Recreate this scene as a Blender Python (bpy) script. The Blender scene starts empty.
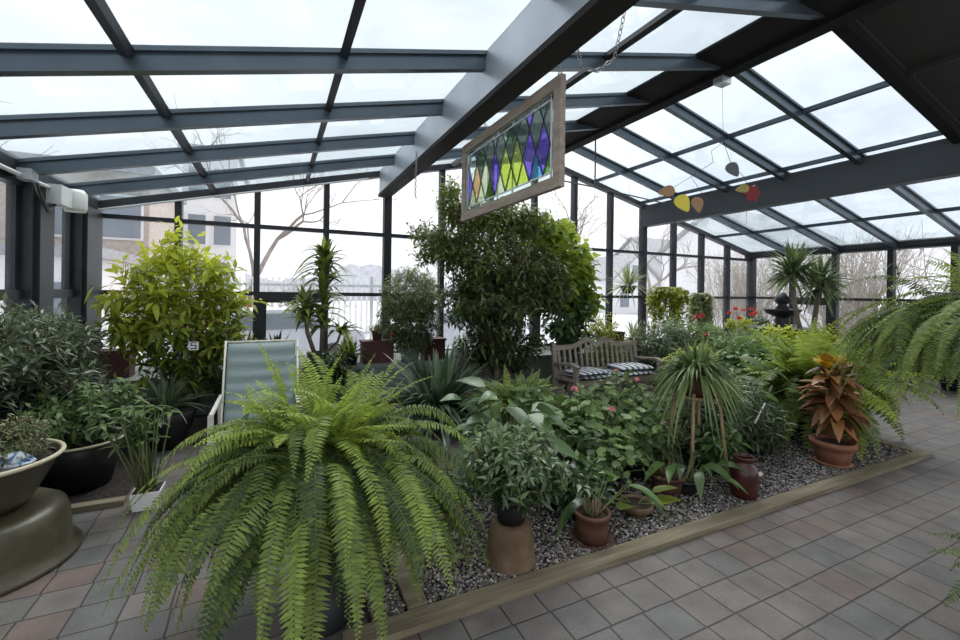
import bpy, math, random
import numpy as np
from mathutils import Matrix, Vector
S = bpy.context.scene
COL = S.collection
PI = math.pi
random.seed(5)

# ------------------------------------------------------------------ camera, sky, exposure
cam = bpy.data.cameras.new('camera'); co = bpy.data.objects.new('camera', cam); COL.objects.link(co)
cam.sensor_width = 36; cam.lens = 36*430.2/960; cam.shift_y = -28.6/960; cam.clip_start = .05; cam.clip_end = 500
co.matrix_world = (Matrix.Translation((0, 0, 1.6)) @ Matrix.Rotation(math.radians(-25.48), 4, 'Z')
                   @ Matrix.Rotation(math.radians(90), 4, 'X') @ Matrix.Rotation(math.radians(.764), 4, 'Z'))
S.camera = co
S.view_settings.view_transform = 'Standard'; S.view_settings.look = 'None'
S.view_settings.gamma = 1; S.view_settings.exposure = 0.72; S.view_settings.use_curve_mapping = False
S.cycles.transparent_max_bounces = 24; S.cycles.max_bounces = 10; S.cycles.diffuse_bounces = 5
S.cycles.sample_clamp_indirect = 8
W = bpy.data.worlds.new('overcast'); S.world = W; W.use_nodes = True
nt = W.node_tree; nt.nodes.clear()
out = nt.nodes.new('ShaderNodeOutputWorld'); bg = nt.nodes.new('ShaderNodeBackground')
tc = nt.nodes.new('ShaderNodeTexCoord'); mp = nt.nodes.new('ShaderNodeMapping'); mp.inputs['Scale'].default_value = (1, 1, 2.6)
nz = nt.nodes.new('ShaderNodeTexNoise'); nz.inputs['Scale'].default_value = 1.6; nz.inputs['Detail'].default_value = 5
rp = nt.nodes.new('ShaderNodeValToRGB')
rp.color_ramp.elements[0].position = .38; rp.color_ramp.elements[0].color = (.70, .74, .82, 1)
rp.color_ramp.elements[1].position = .62; rp.color_ramp.elements[1].color = (.97, .97, 1.0, 1)
nt.links.new(tc.outputs['Generated'], mp.inputs['Vector']); nt.links.new(mp.outputs['Vector'], nz.inputs['Vector'])
nt.links.new(nz.outputs['Fac'], rp.inputs['Fac']); nt.links.new(rp.outputs['Color'], bg.inputs['Color'])
bg.inputs['Strength'].default_value = .86
nt.links.new(bg.outputs['Background'], out.inputs['Surface'])
sd = bpy.data.lights.new('veiled_sun', 'SUN'); sd.energy = 2.3; sd.angle = math.radians(38); sd.color = (1, .98, .94)
so = bpy.data.objects.new('veiled_sun', sd); COL.objects.link(so); so.rotation_euler = (math.radians(-28), math.radians(22), 0)

# ------------------------------------------------------------------ materials
def newmat(name):
    m = bpy.data.materials.new(name); m.use_nodes = True; t = m.node_tree; t.nodes.clear()
    o = t.nodes.new('ShaderNodeOutputMaterial'); return m, t, o
def mat(name, c, rough=.5, metal=0, c2=None, scale=8, bump=0, bscale=None, spec=.5, stretch=None, detail=4, lo=.35, hi=.65):
    m, t, o = newmat(name); b = t.nodes.new('ShaderNodeBsdfPrincipled'); L = t.links.new
    b.inputs['Base Color'].default_value = (*c, 1); b.inputs['Roughness'].default_value = rough
    b.inputs['Metallic'].default_value = metal; b.inputs['Specular IOR Level'].default_value = spec
    L(b.outputs[0], o.inputs[0])
    if c2 or bump:
        g = t.nodes.new('ShaderNodeTexCoord'); v = t.nodes.new('ShaderNodeMapping'); L(g.outputs['Object'], v.inputs[0])
        if stretch: v.inputs['Scale'].default_value = stretch
    if c2:
        n = t.nodes.new('ShaderNodeTexNoise'); n.inputs['Scale'].default_value = scale; n.inputs['Detail'].default_value = detail
        L(v.outputs[0], n.inputs['Vector']); r = t.nodes.new('ShaderNodeValToRGB')
        r.color_ramp.elements[0].position = lo; r.color_ramp.elements[0].color = (*c, 1)
        r.color_ramp.elements[1].position = hi; r.color_ramp.elements[1].color = (*c2, 1)
        L(n.outputs['Fac'], r.inputs[0]); L(r.outputs[0], b.inputs['Base Color'])
    if bump:
        n2 = t.nodes.new('ShaderNodeTexNoise'); n2.inputs['Scale'].default_value = bscale or scale*3; n2.inputs['Detail'].default_value = 5
        L(v.outputs[0], n2.inputs['Vector']); bp = t.nodes.new('ShaderNodeBump'); bp.inputs['Strength'].default_value = bump
        bp.inputs['Distance'].default_value = .02; L(n2.outputs['Fac'], bp.inputs['Height']); L(bp.outputs[0], b.inputs['Normal'])
    return m
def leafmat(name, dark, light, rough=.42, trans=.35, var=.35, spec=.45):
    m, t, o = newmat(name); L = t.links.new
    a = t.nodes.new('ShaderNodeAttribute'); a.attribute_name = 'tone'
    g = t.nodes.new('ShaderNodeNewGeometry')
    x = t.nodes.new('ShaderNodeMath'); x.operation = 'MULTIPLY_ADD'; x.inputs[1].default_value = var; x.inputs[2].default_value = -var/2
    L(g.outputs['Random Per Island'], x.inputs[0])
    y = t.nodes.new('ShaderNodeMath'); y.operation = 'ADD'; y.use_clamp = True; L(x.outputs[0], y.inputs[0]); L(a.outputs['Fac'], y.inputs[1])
    mx = t.nodes.new('ShaderNodeMix'); mx.data_type = 'RGBA'; mx.inputs[6].default_value = (dark[0]*.7, dark[1]*.7, dark[2]*.7, 1); mx.inputs[7].default_value = (*light, 1)  # dark end deepened: shade contrast of the foliage put into the leaf colour
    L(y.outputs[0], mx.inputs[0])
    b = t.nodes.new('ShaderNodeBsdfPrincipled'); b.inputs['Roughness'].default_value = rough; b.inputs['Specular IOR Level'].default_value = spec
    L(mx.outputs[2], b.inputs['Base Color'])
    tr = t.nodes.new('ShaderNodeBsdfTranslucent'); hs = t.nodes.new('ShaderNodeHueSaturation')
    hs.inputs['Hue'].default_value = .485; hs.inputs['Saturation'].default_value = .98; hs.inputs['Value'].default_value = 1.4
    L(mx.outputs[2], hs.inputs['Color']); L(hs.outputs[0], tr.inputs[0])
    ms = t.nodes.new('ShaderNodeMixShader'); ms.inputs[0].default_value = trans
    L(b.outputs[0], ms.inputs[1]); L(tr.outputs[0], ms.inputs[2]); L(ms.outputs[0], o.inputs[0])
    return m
def glassmat(name, tint, dirt=0.0, dirtcol=(.8, .85, .85), refl=.6, rough=.03, graze=None):
    m, t, o = newmat(name); L = t.links.new
    tr = t.nodes.new('ShaderNodeBsdfTransparent'); tr.inputs[0].default_value = (*tint, 1)
    gl = t.nodes.new('ShaderNodeBsdfGlossy'); gl.inputs['Roughness'].default_value = rough; gl.inputs[0].default_value = (refl, refl, refl, 1)
    lw = t.nodes.new('ShaderNodeLayerWeight'); lw.inputs[0].default_value = .5
    pw = t.nodes.new('ShaderNodeMath'); pw.operation = 'POWER'; pw.inputs[1].default_value = 4.5; L(lw.outputs['Facing'], pw.inputs[0])
    f = t.nodes.new('ShaderNodeMath'); f.operation = 'MULTIPLY_ADD'; f.inputs[1].default_value = .5; f.inputs[2].default_value = .025; L(pw.outputs[0], f.inputs[0])
    if graze:   # the light crosses more glass at a slant: deeper tint
        gp = t.nodes.new('ShaderNodeMath'); gp.operation = 'POWER'; gp.inputs[1].default_value = 3.0; L(lw.outputs['Facing'], gp.inputs[0])
        gm = t.nodes.new('ShaderNodeMix'); gm.data_type = 'RGBA'; gm.inputs[6].default_value = (*tint, 1); gm.inputs[7].default_value = (*graze, 1); L(gp.outputs[0], gm.inputs[0]); L(gm.outputs[2], tr.inputs[0])
    ms = t.nodes.new('ShaderNodeMixShader'); L(f.outputs[0], ms.inputs[0]); L(tr.outputs[0], ms.inputs[1]); L(gl.outputs[0], ms.inputs[2])
    last = ms
    if dirt:
        di = t.nodes.new('ShaderNodeBsdfTranslucent'); di.inputs[0].default_value = (*dirtcol, 1)
        g = t.nodes.new('ShaderNodeTexCoord'); n = t.nodes.new('ShaderNodeTexNoise'); n.inputs['Scale'].default_value = 1.7; n.inputs['Detail'].default_value = 9
        n.inputs['Roughness'].default_value = .65; n.inputs['Distortion'].default_value = .6
        L(g.outputs['Object'], n.inputs['Vector']); r = t.nodes.new('ShaderNodeMapRange'); r.inputs[1].default_value = .35; r.inputs[2].default_value = .75
        r.inputs[3].default_value = dirt*.25; r.inputs[4].default_value = dirt*1.6; L(n.outputs['Fac'], r.inputs[0])
        m2 = t.nodes.new('ShaderNodeMixShader'); L(r.outputs[0], m2.inputs[0]); L(ms.outputs[0], m2.inputs[1]); L(di.outputs[0], m2.inputs[2]); last = m2
    L(last.outputs[0], o.inputs[0]); return m

M = {}
M['frame'] = mat('dark_bronze_blue_aluminium', (.022, .025, .030), .45, .1, (.032, .036, .042), 3, spec=.35)
M['roofbar'] = mat('roof_bar_aluminium', (.075, .098, .118), .34, .6, (.10, .128, .152), 2)
M['beam'] = mat('brushed_steel_beam', (.34, .38, .42), .38, .5, (.44, .49, .53), 1.5)
M['darkbeam'] = mat('charcoal_beam', (.013, .013, .013), .8, 0, spec=.15)
M['midbeam'] = mat('slate_grey_beam', (.055, .062, .070), .5, .1, spec=.3)
M['beamfoot'] = mat('dark_beam_bottom', (.020, .018, .017), .7, 0, spec=.2)
M['black'] = mat('black_plastic', (.012, .012, .013), .45)
M['soffit'] = mat('charcoal_ceiling', (.022, .021, .021), .75, 0, (.028, .026, .026), 3)
M['glass'] = glassmat('wall_glass', (.98, .985, .99), .03)
M['roofglass'] = glassmat('roof_glass', (.93, .95, .96), .08, (.80, .87, .90), graze=(.72, .82, .84))
M['white'] = mat('white_paint', (.75, .75, .73), .45)
M['whitepipe'] = mat('white_conduit', (.62, .64, .63), .5)
M['terracotta'] = mat('terracotta', (.20, .080, .040), .8, 0, (.28, .125, .072), 9, .15, 30)
M['terradark'] = mat('dark_terracotta', (.075, .028, .017), .75, 0, (.12, .050, .032), 9, .15)
M['clay'] = mat('weathered_ochre_clay', (.095, .058, .026), .75, 0, (.155, .11, .062), 7, .35, 22)
M['olive'] = mat('olive_brown_glaze', (.040, .034, .020), .4, 0, (.085, .074, .046), 5, .25, 12)
M['redglaze'] = mat('oxblood_glaze', (.045, .009, .009), .3, 0, (.07, .014, .013), 4)
M['browndark'] = mat('dark_brown_glaze', (.05, .022, .014), .4, 0, (.09, .04, .025), 5)
M['burgundy'] = mat('burgundy_paint', (.055, .012, .014), .6, 0, (.075, .018, .020), 3)
M['ledge'] = mat('grey_green_render', (.15, .18, .165), .8, 0, (.19, .22, .20), 4, .2)
M['soil'] = mat('dark_potting_soil', (.018, .012, .009), .95, 0, (.05, .035, .025), 30, .8, 60)
M['mulch'] = mat('dark_bark_mulch', (.012, .010, .009), .95, 0, (.05, .038, .030), 38, 1, 60)
M['bark'] = mat('grey_brown_bark', (.12, .095, .07), .9, 0, (.22, .18, .14), 14, .6, 30, stretch=(1, 1, .25))
M['stem'] = mat('green_stem', (.10, .15, .04), .6, 0, (.16, .18, .07), 12)
M['brownstem'] = mat('brown_stem', (.14, .09, .045), .8)
M['wood'] = mat('weathered_teak', (.20, .17, .135), .75, 0, (.30, .265, .22), 9, .25, 25, stretch=(.4, 3, 3))
M['timber'] = mat('landscape_timber', (.15, .125, .078), .85, 0, (.24, .205, .14), 6, .5, 22, stretch=(.35, 4, 2))
M['pane_frame'] = mat('silvered_wood', (.23, .185, .145), .8, 0, (.33, .28, .23), 9, .3, 30, stretch=(3, .5, 3))
M['bamboo'] = mat('pale_rattan', (.26, .17, .09), .55, 0, (.36, .26, .15), 12)
M['sling'] = mat('sage_vinyl', (.23, .30, .295), .55, 0, (.26, .33, .32), 3)
M['cream'] = mat('cream_metal', (.66, .64, .56), .4)
M['lead'] = mat('lead_came', (.62, .64, .66), .5, 0)
M['silver'] = mat('galvanised_metal', (.50, .52, .54), .35, .7, (.62, .64, .66), 8)
M['rope'] = mat('ivory_rim', (.52, .47, .33), .7)
M['iron'] = mat('black_cast_iron', (.020, .022, .024), .45, .3, (.035, .037, .04), 12)
M['slate'] = mat('grey_fieldstone', (.20, .19, .18), .8, 0, (.32, .31, .30), 9, .4)
M['wire'] = mat('thin_wire', (.08, .08, .08), .4, .8)
M['chain'] = mat('chain_steel', (.30, .30, .29), .4, .8)
M['snow'] = mat('thin_snow_and_asphalt', (.50, .50, .52), .85, 0, (.78, .79, .82), .35, lo=.4, hi=.6)
M['brick'] = mat('pale_brick', (.42, .36, .31), .9, 0, (.52, .46, .41), 6)
M['siding'] = mat('white_siding', (.82, .82, .82), .8)
M['slateroof'] = mat('grey_shingle', (.30, .31, .33), .9, 0, (.40, .41, .43), 5)
M['winglass'] = mat('house_window', (.20, .24, .28), .15)
M['treebark'] = mat('bare_tree_bark', (.26, .215, .18), .9, 0, (.36, .31, .27), 4)
M['twig'] = mat('tan_twigs', (.40, .355, .30), .9)
M['hill'] = mat('distant_wood', (.52, .53, .56), 1, 0, (.66, .67, .71), 1.4, stretch=(1, 1, 1))
M['carwhite'] = mat('white_car_paint', (.70, .73, .78), .2)
M['carred'] = mat('red_car_paint', (.55, .05, .04), .25)
M['lightred'] = mat('red_lens', (.6, .03, .03), .3)
M['tyre'] = mat('tyre', (.02, .02, .02), .8)
M['redpetal'] = leafmat('red_petals', (.55, .012, .02), (.80, .04, .05), .5, .3)
M['pinkpetal'] = leafmat('pink_petals', (.75, .20, .25), (.88, .40, .42), .5, .3)
M['orangepetal'] = leafmat('orange_red_petals', (.75, .06, .02), (.85, .14, .05), .5, .3)
M['whitepetal'] = leafmat('white_petals', (.7, .66, .58), (.8, .75, .68), .5, .3)
M['fern'] = leafmat('boston_fern', (.055, .100, .030), (.33, .44, .070), .5, .35, .28)
M['fern2'] = leafmat('boston_fern_deep', (.045, .085, .026), (.24, .33, .07), .5, .35, .3)
M['lime'] = leafmat('lime_leaves', (.075, .140, .030), (.56, .64, .06), .42, .42, .35)
M['limebig'] = leafmat('lime_round_leaves', (.10, .20, .030), (.42, .54, .07), .4, .45, .4)
M['deep'] = leafmat('deep_green_leaves', (.018, .045, .014), (.075, .135, .035), .33, .25, .5, .6)
M['ficus'] = leafmat('ficus_leaves', (.026, .052, .020), (.25, .34, .08), .35, .35, .4, .55)
M['weep'] = leafmat('small_grey_green_leaves', (.065, .10, .040), (.31, .39, .17), .5, .35, .5)
M['greygreen'] = leafmat('grey_green_leaves', (.030, .055, .028), (.17, .235, .12), .35, .25, .55, .6)
M['strap'] = leafmat('dark_blue_green_straps', (.030, .062, .038), (.20, .28, .17), .3, .2, .45, .7)
M['spider'] = leafmat('spider_leaves', (.055, .115, .035), (.32, .42, .16), .4, .35, .45)
M['broad'] = leafmat('glossy_broad_leaves', (.035, .085, .028), (.15, .27, .075), .3, .3, .45, .65)
M['broadblue'] = leafmat('blue_green_broad_leaves', (.045, .10, .042), (.17, .28, .10), .33, .25, .4, .6)
M['schef'] = leafmat('small_glossy_leaves', (.030, .065, .024), (.22, .32, .14), .3, .25, .6, .65)
M['geran'] = leafmat('geranium_leaves', (.055, .11, .032), (.24, .36, .12), .5, .35, .45)
M['yucca'] = leafmat('yucca_leaves', (.045, .085, .030), (.24, .32, .12), .35, .25, .5, .6)
M['drac'] = leafmat('dracaena_leaves', (.030, .068, .020), (.30, .38, .08), .32, .35, .4, .6)
M['croton'] = leafmat('croton_bronze_leaves', (.085, .034, .018), (.48, .24, .09), .4, .25, .5, .5)
M['crotony'] = leafmat('croton_yellow_leaves', (.55, .30, .02), (.80, .62, .03), .45, .35, .4)
M['pale'] = leafmat('pale_variegated_leaves', (.22, .30, .12), (.60, .62, .36), .5, .4, .5)
M['palespider'] = leafmat('pale_spiky_leaves', (.20, .28, .12), (.50, .55, .30), .45, .35, .4)
M['straw'] = leafmat('dry_straw', (.20, .15, .08), (.42, .34, .20), .7, .2, .6)

def pavermat():
    m, t, o = newmat('mixed_pavers'); L = t.links.new; N = t.nodes.new
    def math_(op, a, b=None, clamp=False):
        n = N('ShaderNodeMath'); n.operation = op; n.use_clamp = clamp
        for i, v in enumerate((a, b)):
            if v is None: continue
            if isinstance(v, (int, float)): n.inputs[i].default_value = v
            else: L(v, n.inputs[i])
        return n.outputs[0]
    g = N('ShaderNodeTexCoord'); nz0 = N('ShaderNodeTexNoise'); nz0.inputs['Scale'].default_value = 3
    L(g.outputs['Object'], nz0.inputs['Vector'])
    mm = N('ShaderNodeVectorMath'); mm.operation = 'MULTIPLY_ADD'; L(nz0.outputs['Color'], mm.inputs[0]); mm.inputs[1].default_value = (.018, .018, 0)
    L(g.outputs['Object'], mm.inputs[2])
    s = N('ShaderNodeSeparateXYZ'); L(mm.outputs[0], s.inputs[0])
    X = math_('DIVIDE', s.outputs['X'], .213); Y = math_('DIVIDE', math_('ADD', s.outputs['Y'], .0), .1995)
    fy = math_('FLOOR', Y)
    X = math_('ADD', X, math_('MULTIPLY', math_('MODULO', math_('ADD', fy, 100), 3), .04))
    fx = math_('FLOOR', X)
    cx = math_('ABSOLUTE', math_('SUBTRACT', math_('SUBTRACT', X, fx), .5)); cy = math_('ABSOLUTE', math_('SUBTRACT', math_('SUBTRACT', Y, fy), .5))
    e = math_('MAXIMUM', cx, cy)
    cb = N('ShaderNodeCombineXYZ'); L(fx, cb.inputs[0]); L(fy, cb.inputs[1])
    wn = N('ShaderNodeTexWhiteNoise'); wn.noise_dimensions = '2D'; L(cb.outputs[0], wn.inputs['Vector'])
    r = N('ShaderNodeValToRGB'); r.color_ramp.interpolation = 'CONSTANT'
    cols = [(0, (.150, .128, .115)), (.18, (.136, .131, .122)), (.38, (.148, .133, .122)), (.55, (.158, .118, .104)), (.68, (.124, .124, .116)), (.84, (.168, .148, .134))]
    els = r.color_ramp.elements
    els[0].position = 0; els[0].color = (*cols[0][1], 1); els[1].position = .18; els[1].color = (*cols[1][1], 1)
    for p, c in cols[2:]:
        q = els.new(p); q.color = (*c, 1)
    L(wn.outputs['Value'], r.inputs[0])
    n1 = N('ShaderNodeTexNoise'); n1.inputs['Scale'].default_value = 5; n1.inputs['Detail'].default_value = 8; L(g.outputs['Object'], n1.inputs['Vector'])
    n2 = N('ShaderNodeTexNoise'); n2.inputs['Scale'].default_value = 90; n2.inputs['Detail'].default_value = 3; L(g.outputs['Object'], n2.inputs['Vector'])
    v1 = N('ShaderNodeMapRange'); v1.inputs[1].default_value = .3; v1.inputs[2].default_value = .7; v1.inputs[3].default_value = .62; v1.inputs[4].default_value = 1.02; L(n1.outputs['Fac'], v1.inputs[0])
    v2 = N('ShaderNodeMapRange'); v2.inputs[1].default_value = .3; v2.inputs[2].default_value = .7; v2.inputs[3].default_value = .85; v2.inputs[4].default_value = 1.15; L(n2.outputs['Fac'], v2.inputs[0])
    sc = N('ShaderNodeVectorMath'); sc.operation = 'SCALE'; L(r.outputs[0], sc.inputs[0]); L(math_('MULTIPLY', v1.outputs[0], v2.outputs[0]), sc.inputs['Scale'])
    jm = N('ShaderNodeMapRange'); jm.inputs[1].default_value = .474; jm.inputs[2].default_value = .49; L(e, jm.inputs[0])
    mx = N('ShaderNodeMix'); mx.data_type = 'RGBA'; L(jm.outputs[0], mx.inputs[0]); L(sc.outputs[0], mx.inputs[6]); mx.inputs[7].default_value = (.028, .024, .020, 1)
    b = N('ShaderNodeBsdfPrincipled'); b.inputs['Roughness'].default_value = .62; L(mx.outputs[2], b.inputs['Base Color'])
    h = math_('ADD', math_('MULTIPLY', jm.outputs[0], -1.0), math_('MULTIPLY', n2.outputs['Fac'], .25))
    bp = N('ShaderNodeBump'); bp.inputs['Strength'].default_value = .6; bp.inputs['Distance'].default_value = .006; L(h, bp.inputs['Height']); L(bp.outputs[0], b.inputs['Normal'])
    L(b.outputs[0], o.inputs[0]); return m
M['paver'] = pavermat()
def islandmat(name, cols, rough=.7):
    m, t, o = newmat(name); L = t.links.new; g = t.nodes.new('ShaderNodeNewGeometry'); r = t.nodes.new('ShaderNodeValToRGB'); r.color_ramp.interpolation = 'CONSTANT'
    e = r.color_ramp.elements; e[0].position = 0; e[0].color = (*cols[0], 1); e[1].position = 1/len(cols); e[1].color = (*cols[1], 1)
    for i, c in enumerate(cols[2:]):
        q = e.new((i+2)/len(cols)); q.color = (*c, 1)
    b = t.nodes.new('ShaderNodeBsdfPrincipled'); b.inputs['Roughness'].default_value = rough
    L(g.outputs['Random Per Island'], r.inputs[0]); L(r.outputs[0], b.inputs['Base Color']); L(b.outputs[0], o.inputs[0]); return m
M['gravel'] = islandmat('mixed_gravel', [(.10, .09, .085), (.21, .195, .185), (.14, .125, .115), (.42, .40, .38), (.05, .045, .042), (.16, .14, .12), (.28, .26, .245)])
def stripemat():
    m, t, o = newmat('navy_and_white_stripes'); L = t.links.new; g = t.nodes.new('ShaderNodeTexCoord'); s = t.nodes.new('ShaderNodeSeparateXYZ'); L(g.outputs['Object'], s.inputs[0])
    a = t.nodes.new('ShaderNodeMath'); a.operation = 'PINGPONG'; a.inputs[1].default_value = .05; L(s.outputs['X'], a.inputs[0])
    c = t.nodes.new('ShaderNodeMath'); c.operation = 'GREATER_THAN'; c.inputs[1].default_value = .022; L(a.outputs[0], c.inputs[0])
    mx = t.nodes.new('ShaderNodeMix'); mx.data_type = 'RGBA'; mx.inputs[6].default_value = (.07, .085, .12, 1); mx.inputs[7].default_value = (.55, .58, .60, 1); L(c.outputs[0], mx.inputs[0])
    b = t.nodes.new('ShaderNodeBsdfPrincipled'); b.inputs['Roughness'].default_value = .85; L(mx.outputs[2], b.inputs['Base Color']); L(b.outputs[0], o.inputs[0]); return m
M['stripe'] = stripemat()

# ------------------------------------------------------------------ builders
def link(name, verts, faces, m, parent=None, smooth=False, tone=None, mi=None):
    me = bpy.data.meshes.new(name); me.from_pydata(verts, [], faces); 
    for mm in (m if isinstance(m, (list, tuple)) else [m]): me.materials.append(mm)
    if smooth: me.polygons.foreach_set('use_smooth', [True]*len(me.polygons))
    if tone is not None:
        a = me.attributes.new('tone', 'FLOAT', 'FACE'); a.data.foreach_set('value', np.asarray(tone, dtype=np.float32))
    if mi is not None: me.polygons.foreach_set('material_index', mi)
    me.update(); o = bpy.data.objects.new(name, me); COL.objects.link(o)
    if parent is not None: o.parent = parent
    return o
def tag(o, label, cat, group=None):
    o['label'] = label; o['category'] = cat
    if group: o['group'] = group
    return o
def thing(name, label, cat, loc=(0, 0, 0), rz=0, group=None):
    o = bpy.data.objects.new(name, None); COL.objects.link(o); o.location = loc; o.rotation_euler = (0, 0, rz)
    o.empty_display_size = .1
    return tag(o, label, cat, group)
def frame_of(d):
    d = np.asarray(d, float); d = d/(np.linalg.norm(d)+1e-12); a = np.array([0, 0, 1.]) if abs(d[2]) < .9 else np.array([1., 0, 0])
    u = np.cross(d, a); u /= np.linalg.norm(u); return d, u, np.cross(u, d)
class MB:
    def __init__(s): s.v = []; s.f = []
    def quadbox(s, P):   # 8 points
        n = len(s.v); s.v += [tuple(p) for p in P]
        s.f += [tuple(n+i for i in q) for q in ((0, 3, 2, 1), (4, 5, 6, 7), (0, 1, 5, 4), (1, 2, 6, 5), (2, 3, 7, 6), (3, 0, 4, 7))]
    def box(s, x0, x1, y0, y1, z0, z1):
        s.quadbox([(x0, y0, z0), (x1, y0, z0), (x1, y1, z0), (x0, y1, z0), (x0, y0, z1), (x1, y0, z1), (x1, y1, z1), (x0, y1, z1)])
    def bar(s, a, b, w, h, up=(0, 0, 1)):  # beam from a to b, width w sideways, height h along up
        a = np.array(a, float); b = np.array(b, float); d = b-a; d /= np.linalg.norm(d); u = np.cross(d, up); u /= np.linalg.norm(u); v = np.cross(u, d)
        c = [(-1, -1), (1, -1), (1, 1), (-1, 1)]
        s.quadbox([a+u*w/2*i+v*h/2*j for i, j in c]+[b+u*w/2*i+v*h/2*j for i, j in c])
    def tube(s, pts, r, n=6, caps=True):
        pts = np.asarray(pts, float); r = np.broadcast_to(np.asarray(r, float), (len(pts),)); base = len(s.v)
        T = np.gradient(pts, axis=0); _, u, _ = frame_of(T[0])
        for k in range(len(pts)):
            d = T[k]/(np.linalg.norm(T[k])+1e-12); u = u-d*(u@d); u /= np.linalg.norm(u)+1e-12; w = np.cross(d, u)
            for i in range(n):
                a = 2*PI*i/n; s.v.append(tuple(pts[k]+r[k]*(u*math.cos(a)+w*math.sin(a))))
        for k in range(len(pts)-1):
            for i in range(n):
                j = (i+1) % n; s.f.append((base+k*n+i, base+k*n+j, base+(k+1)*n+j, base+(k+1)*n+i))
        if caps:
            s.f.append(tuple(base+i for i in reversed(range(n)))); s.f.append(tuple(base+(len(pts)-1)*n+i for i in range(n)))
    def lathe(s, prof, n=28, c=(0, 0, 0), cap=True):
        base = len(s.v)
        for r, z in prof:
            for i in range(n):
                a = 2*PI*i/n; s.v.append((c[0]+r*math.cos(a), c[1]+r*math.sin(a), c[2]+z))
        for k in range(len(prof)-1):
            for i in range(n):
                j = (i+1) % n; s.f.append((base+k*n+i, base+k*n+j, base+(k+1)*n+j, base+(k+1)*n+i))
        if cap:
            s.f.append(tuple(base+i for i in reversed(range(n)))); s.f.append(tuple(base+(len(prof)-1)*n+i for i in range(n)))
    def poly(s, outline, d):   # extrude outline (list of 3d) by vector d
        n = len(s.v); k = len(outline); d = np.array(d); o = [np.array(p, float) for p in outline]
        s.v += [tuple(p) for p in o]+[tuple(p+d) for p in o]
        s.f.append(tuple(n+i for i in reversed(range(k)))); s.f.append(tuple(n+k+i for i in range(k)))
        for i in range(k): j = (i+1) % k; s.f.append((n+i, n+j, n+k+j, n+k+i))
    def build(s, name, m, parent=None, smooth=False):
        return link(name, s.v, s.f, m, parent, smooth)
def struct(o): o['kind'] = 'structure'; return o
_tn = [0]
def trim(mb, m):
    _tn[0] += 1; return struct(mb.build('trim_%d' % _tn[0], m))
_wn = [0]

# ---- foliage
PROF = {
 'oval': lambda t: np.sin(PI*np.clip(t, 0, 1)**.8)**.75,
 'lance': lambda t: (np.sin(PI*np.clip(t, 0, 1)**.65))**.9,
 'strap': lambda t: np.minimum(1, (1-t)*2.2+.02)*np.minimum(1, .55+t*1.5),
 'heart': lambda t: np.where(t < .12, .25+t*5.5, np.sqrt(np.clip(1-((t-.3)/.72)**2, 0, 1))),
 'blade': lambda t: np.minimum(1, (1-t)*1.5+.03)*np.minimum(1, .5+t*3),
}
class LF:
    def __init__(s, seed=0): s.V = []; s.F = []; s.T = []; s.n = 0; s.g = np.random.default_rng(seed)
    def leaves(s, base, d, nrm, L, Wd, prof='oval', droop=0., fold=.25, tone=.5, seg=3):
        base = np.atleast_2d(base).astype(float); N = len(base)
        d = np.broadcast_to(np.atleast_2d(d), (N, 3)).astype(float); d = d/(np.linalg.norm(d, axis=1, keepdims=True)+1e-9)
        nrm = np.broadcast_to(np.atleast_2d(nrm), (N, 3)).astype(float)
        nrm = nrm-d*(nrm*d).sum(1, keepdims=True); nn = np.linalg.norm(nrm, axis=1, keepdims=True)
        nrm = np.where(nn < 1e-4, np.cross(d, [1., .1, 0]), nrm); nrm /= np.linalg.norm(nrm, axis=1, keepdims=True)+1e-9
        L = np.broadcast_to(L, (N,)).astype(float); Wd = np.broadcast_to(Wd, (N,)).astype(float); droop = np.broadcast_to(droop, (N,)).astype(float)
        side = np.cross(d, nrm); t = np.linspace(0, 1, seg+1); w = np.maximum(PROF[prof](t), .04)
        mid = base[:, None]+d[:, None]*(L[:, None]*t)[..., None]
        mid[:, :, 2] -= (droop*L)[:, None]*t**2
        # keep length when drooping a lot
        off = side[:, None]*(Wd[:, None]*w/2)[..., None]; up = nrm[:, None]*(Wd[:, None]*w*fold/2)[..., None]
        V = np.stack([mid-off+up, mid, mid+off+up], 2).reshape(-1, 3)
        K = (seg+1)*3; st = s.n+np.arange(N)*K
        q = []
        for k in range(seg):
            a = k*3
            q += [(a, a+1, a+4, a+3), (a+1, a+2, a+5, a+4)]
        F = (st[:, None, None]+np.array(q)[None]).reshape(-1, 4)
        s.V.append(V); s.F.append(F); s.T.append(np.repeat(np.broadcast_to(tone, (N,)), seg*2)); s.n += len(V)
    def discs(s, c, nrm, R, tone=.5, n=10, cup=.25, scallop=.08):
        for i in range(len(c)):
            d, u, v = frame_of(nrm[i]); r = np.broadcast_to(R, (len(c),))[i]; a = np.linspace(0, 2*PI, n, endpoint=False)+s.g.random()*6
            rr = r*(1-scallop*(np.arange(n) % 2)); rr[0] *= .35
            ring = c[i]+(np.cos(a)*rr)[:, None]*u+(np.sin(a)*rr)[:, None]*v+d*cup*r
            b = s.n; s.V.append(np.vstack([[c[i]], ring])); 
            s.F.append(np.array([(b, b+1+k, b+1+(k+1) % n, b+1+(k+1) % n) for k in range(n)])); s.n += n+1
            s.T.append(np.full(n, np.broadcast_to(tone, (len(c),))[i]))
    def build(s, name, m, parent=None):
        V = np.vstack(s.V); F = np.vstack(s.F); T = np.concatenate(s.T)
        fl = [tuple(f) if f[2] != f[3] else tuple(f[:3]) for f in F.tolist()]
        return link(name, V.tolist(), fl, m, parent, True, T)
def rdir(g, n, zlo=-1, zhi=1):
    z = g.uniform(zlo, zhi, n); a = g.uniform(0, 2*PI, n); r = np.sqrt(1-z*z); return np.stack([r*np.cos(a), r*np.sin(a), z], 1)

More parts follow.
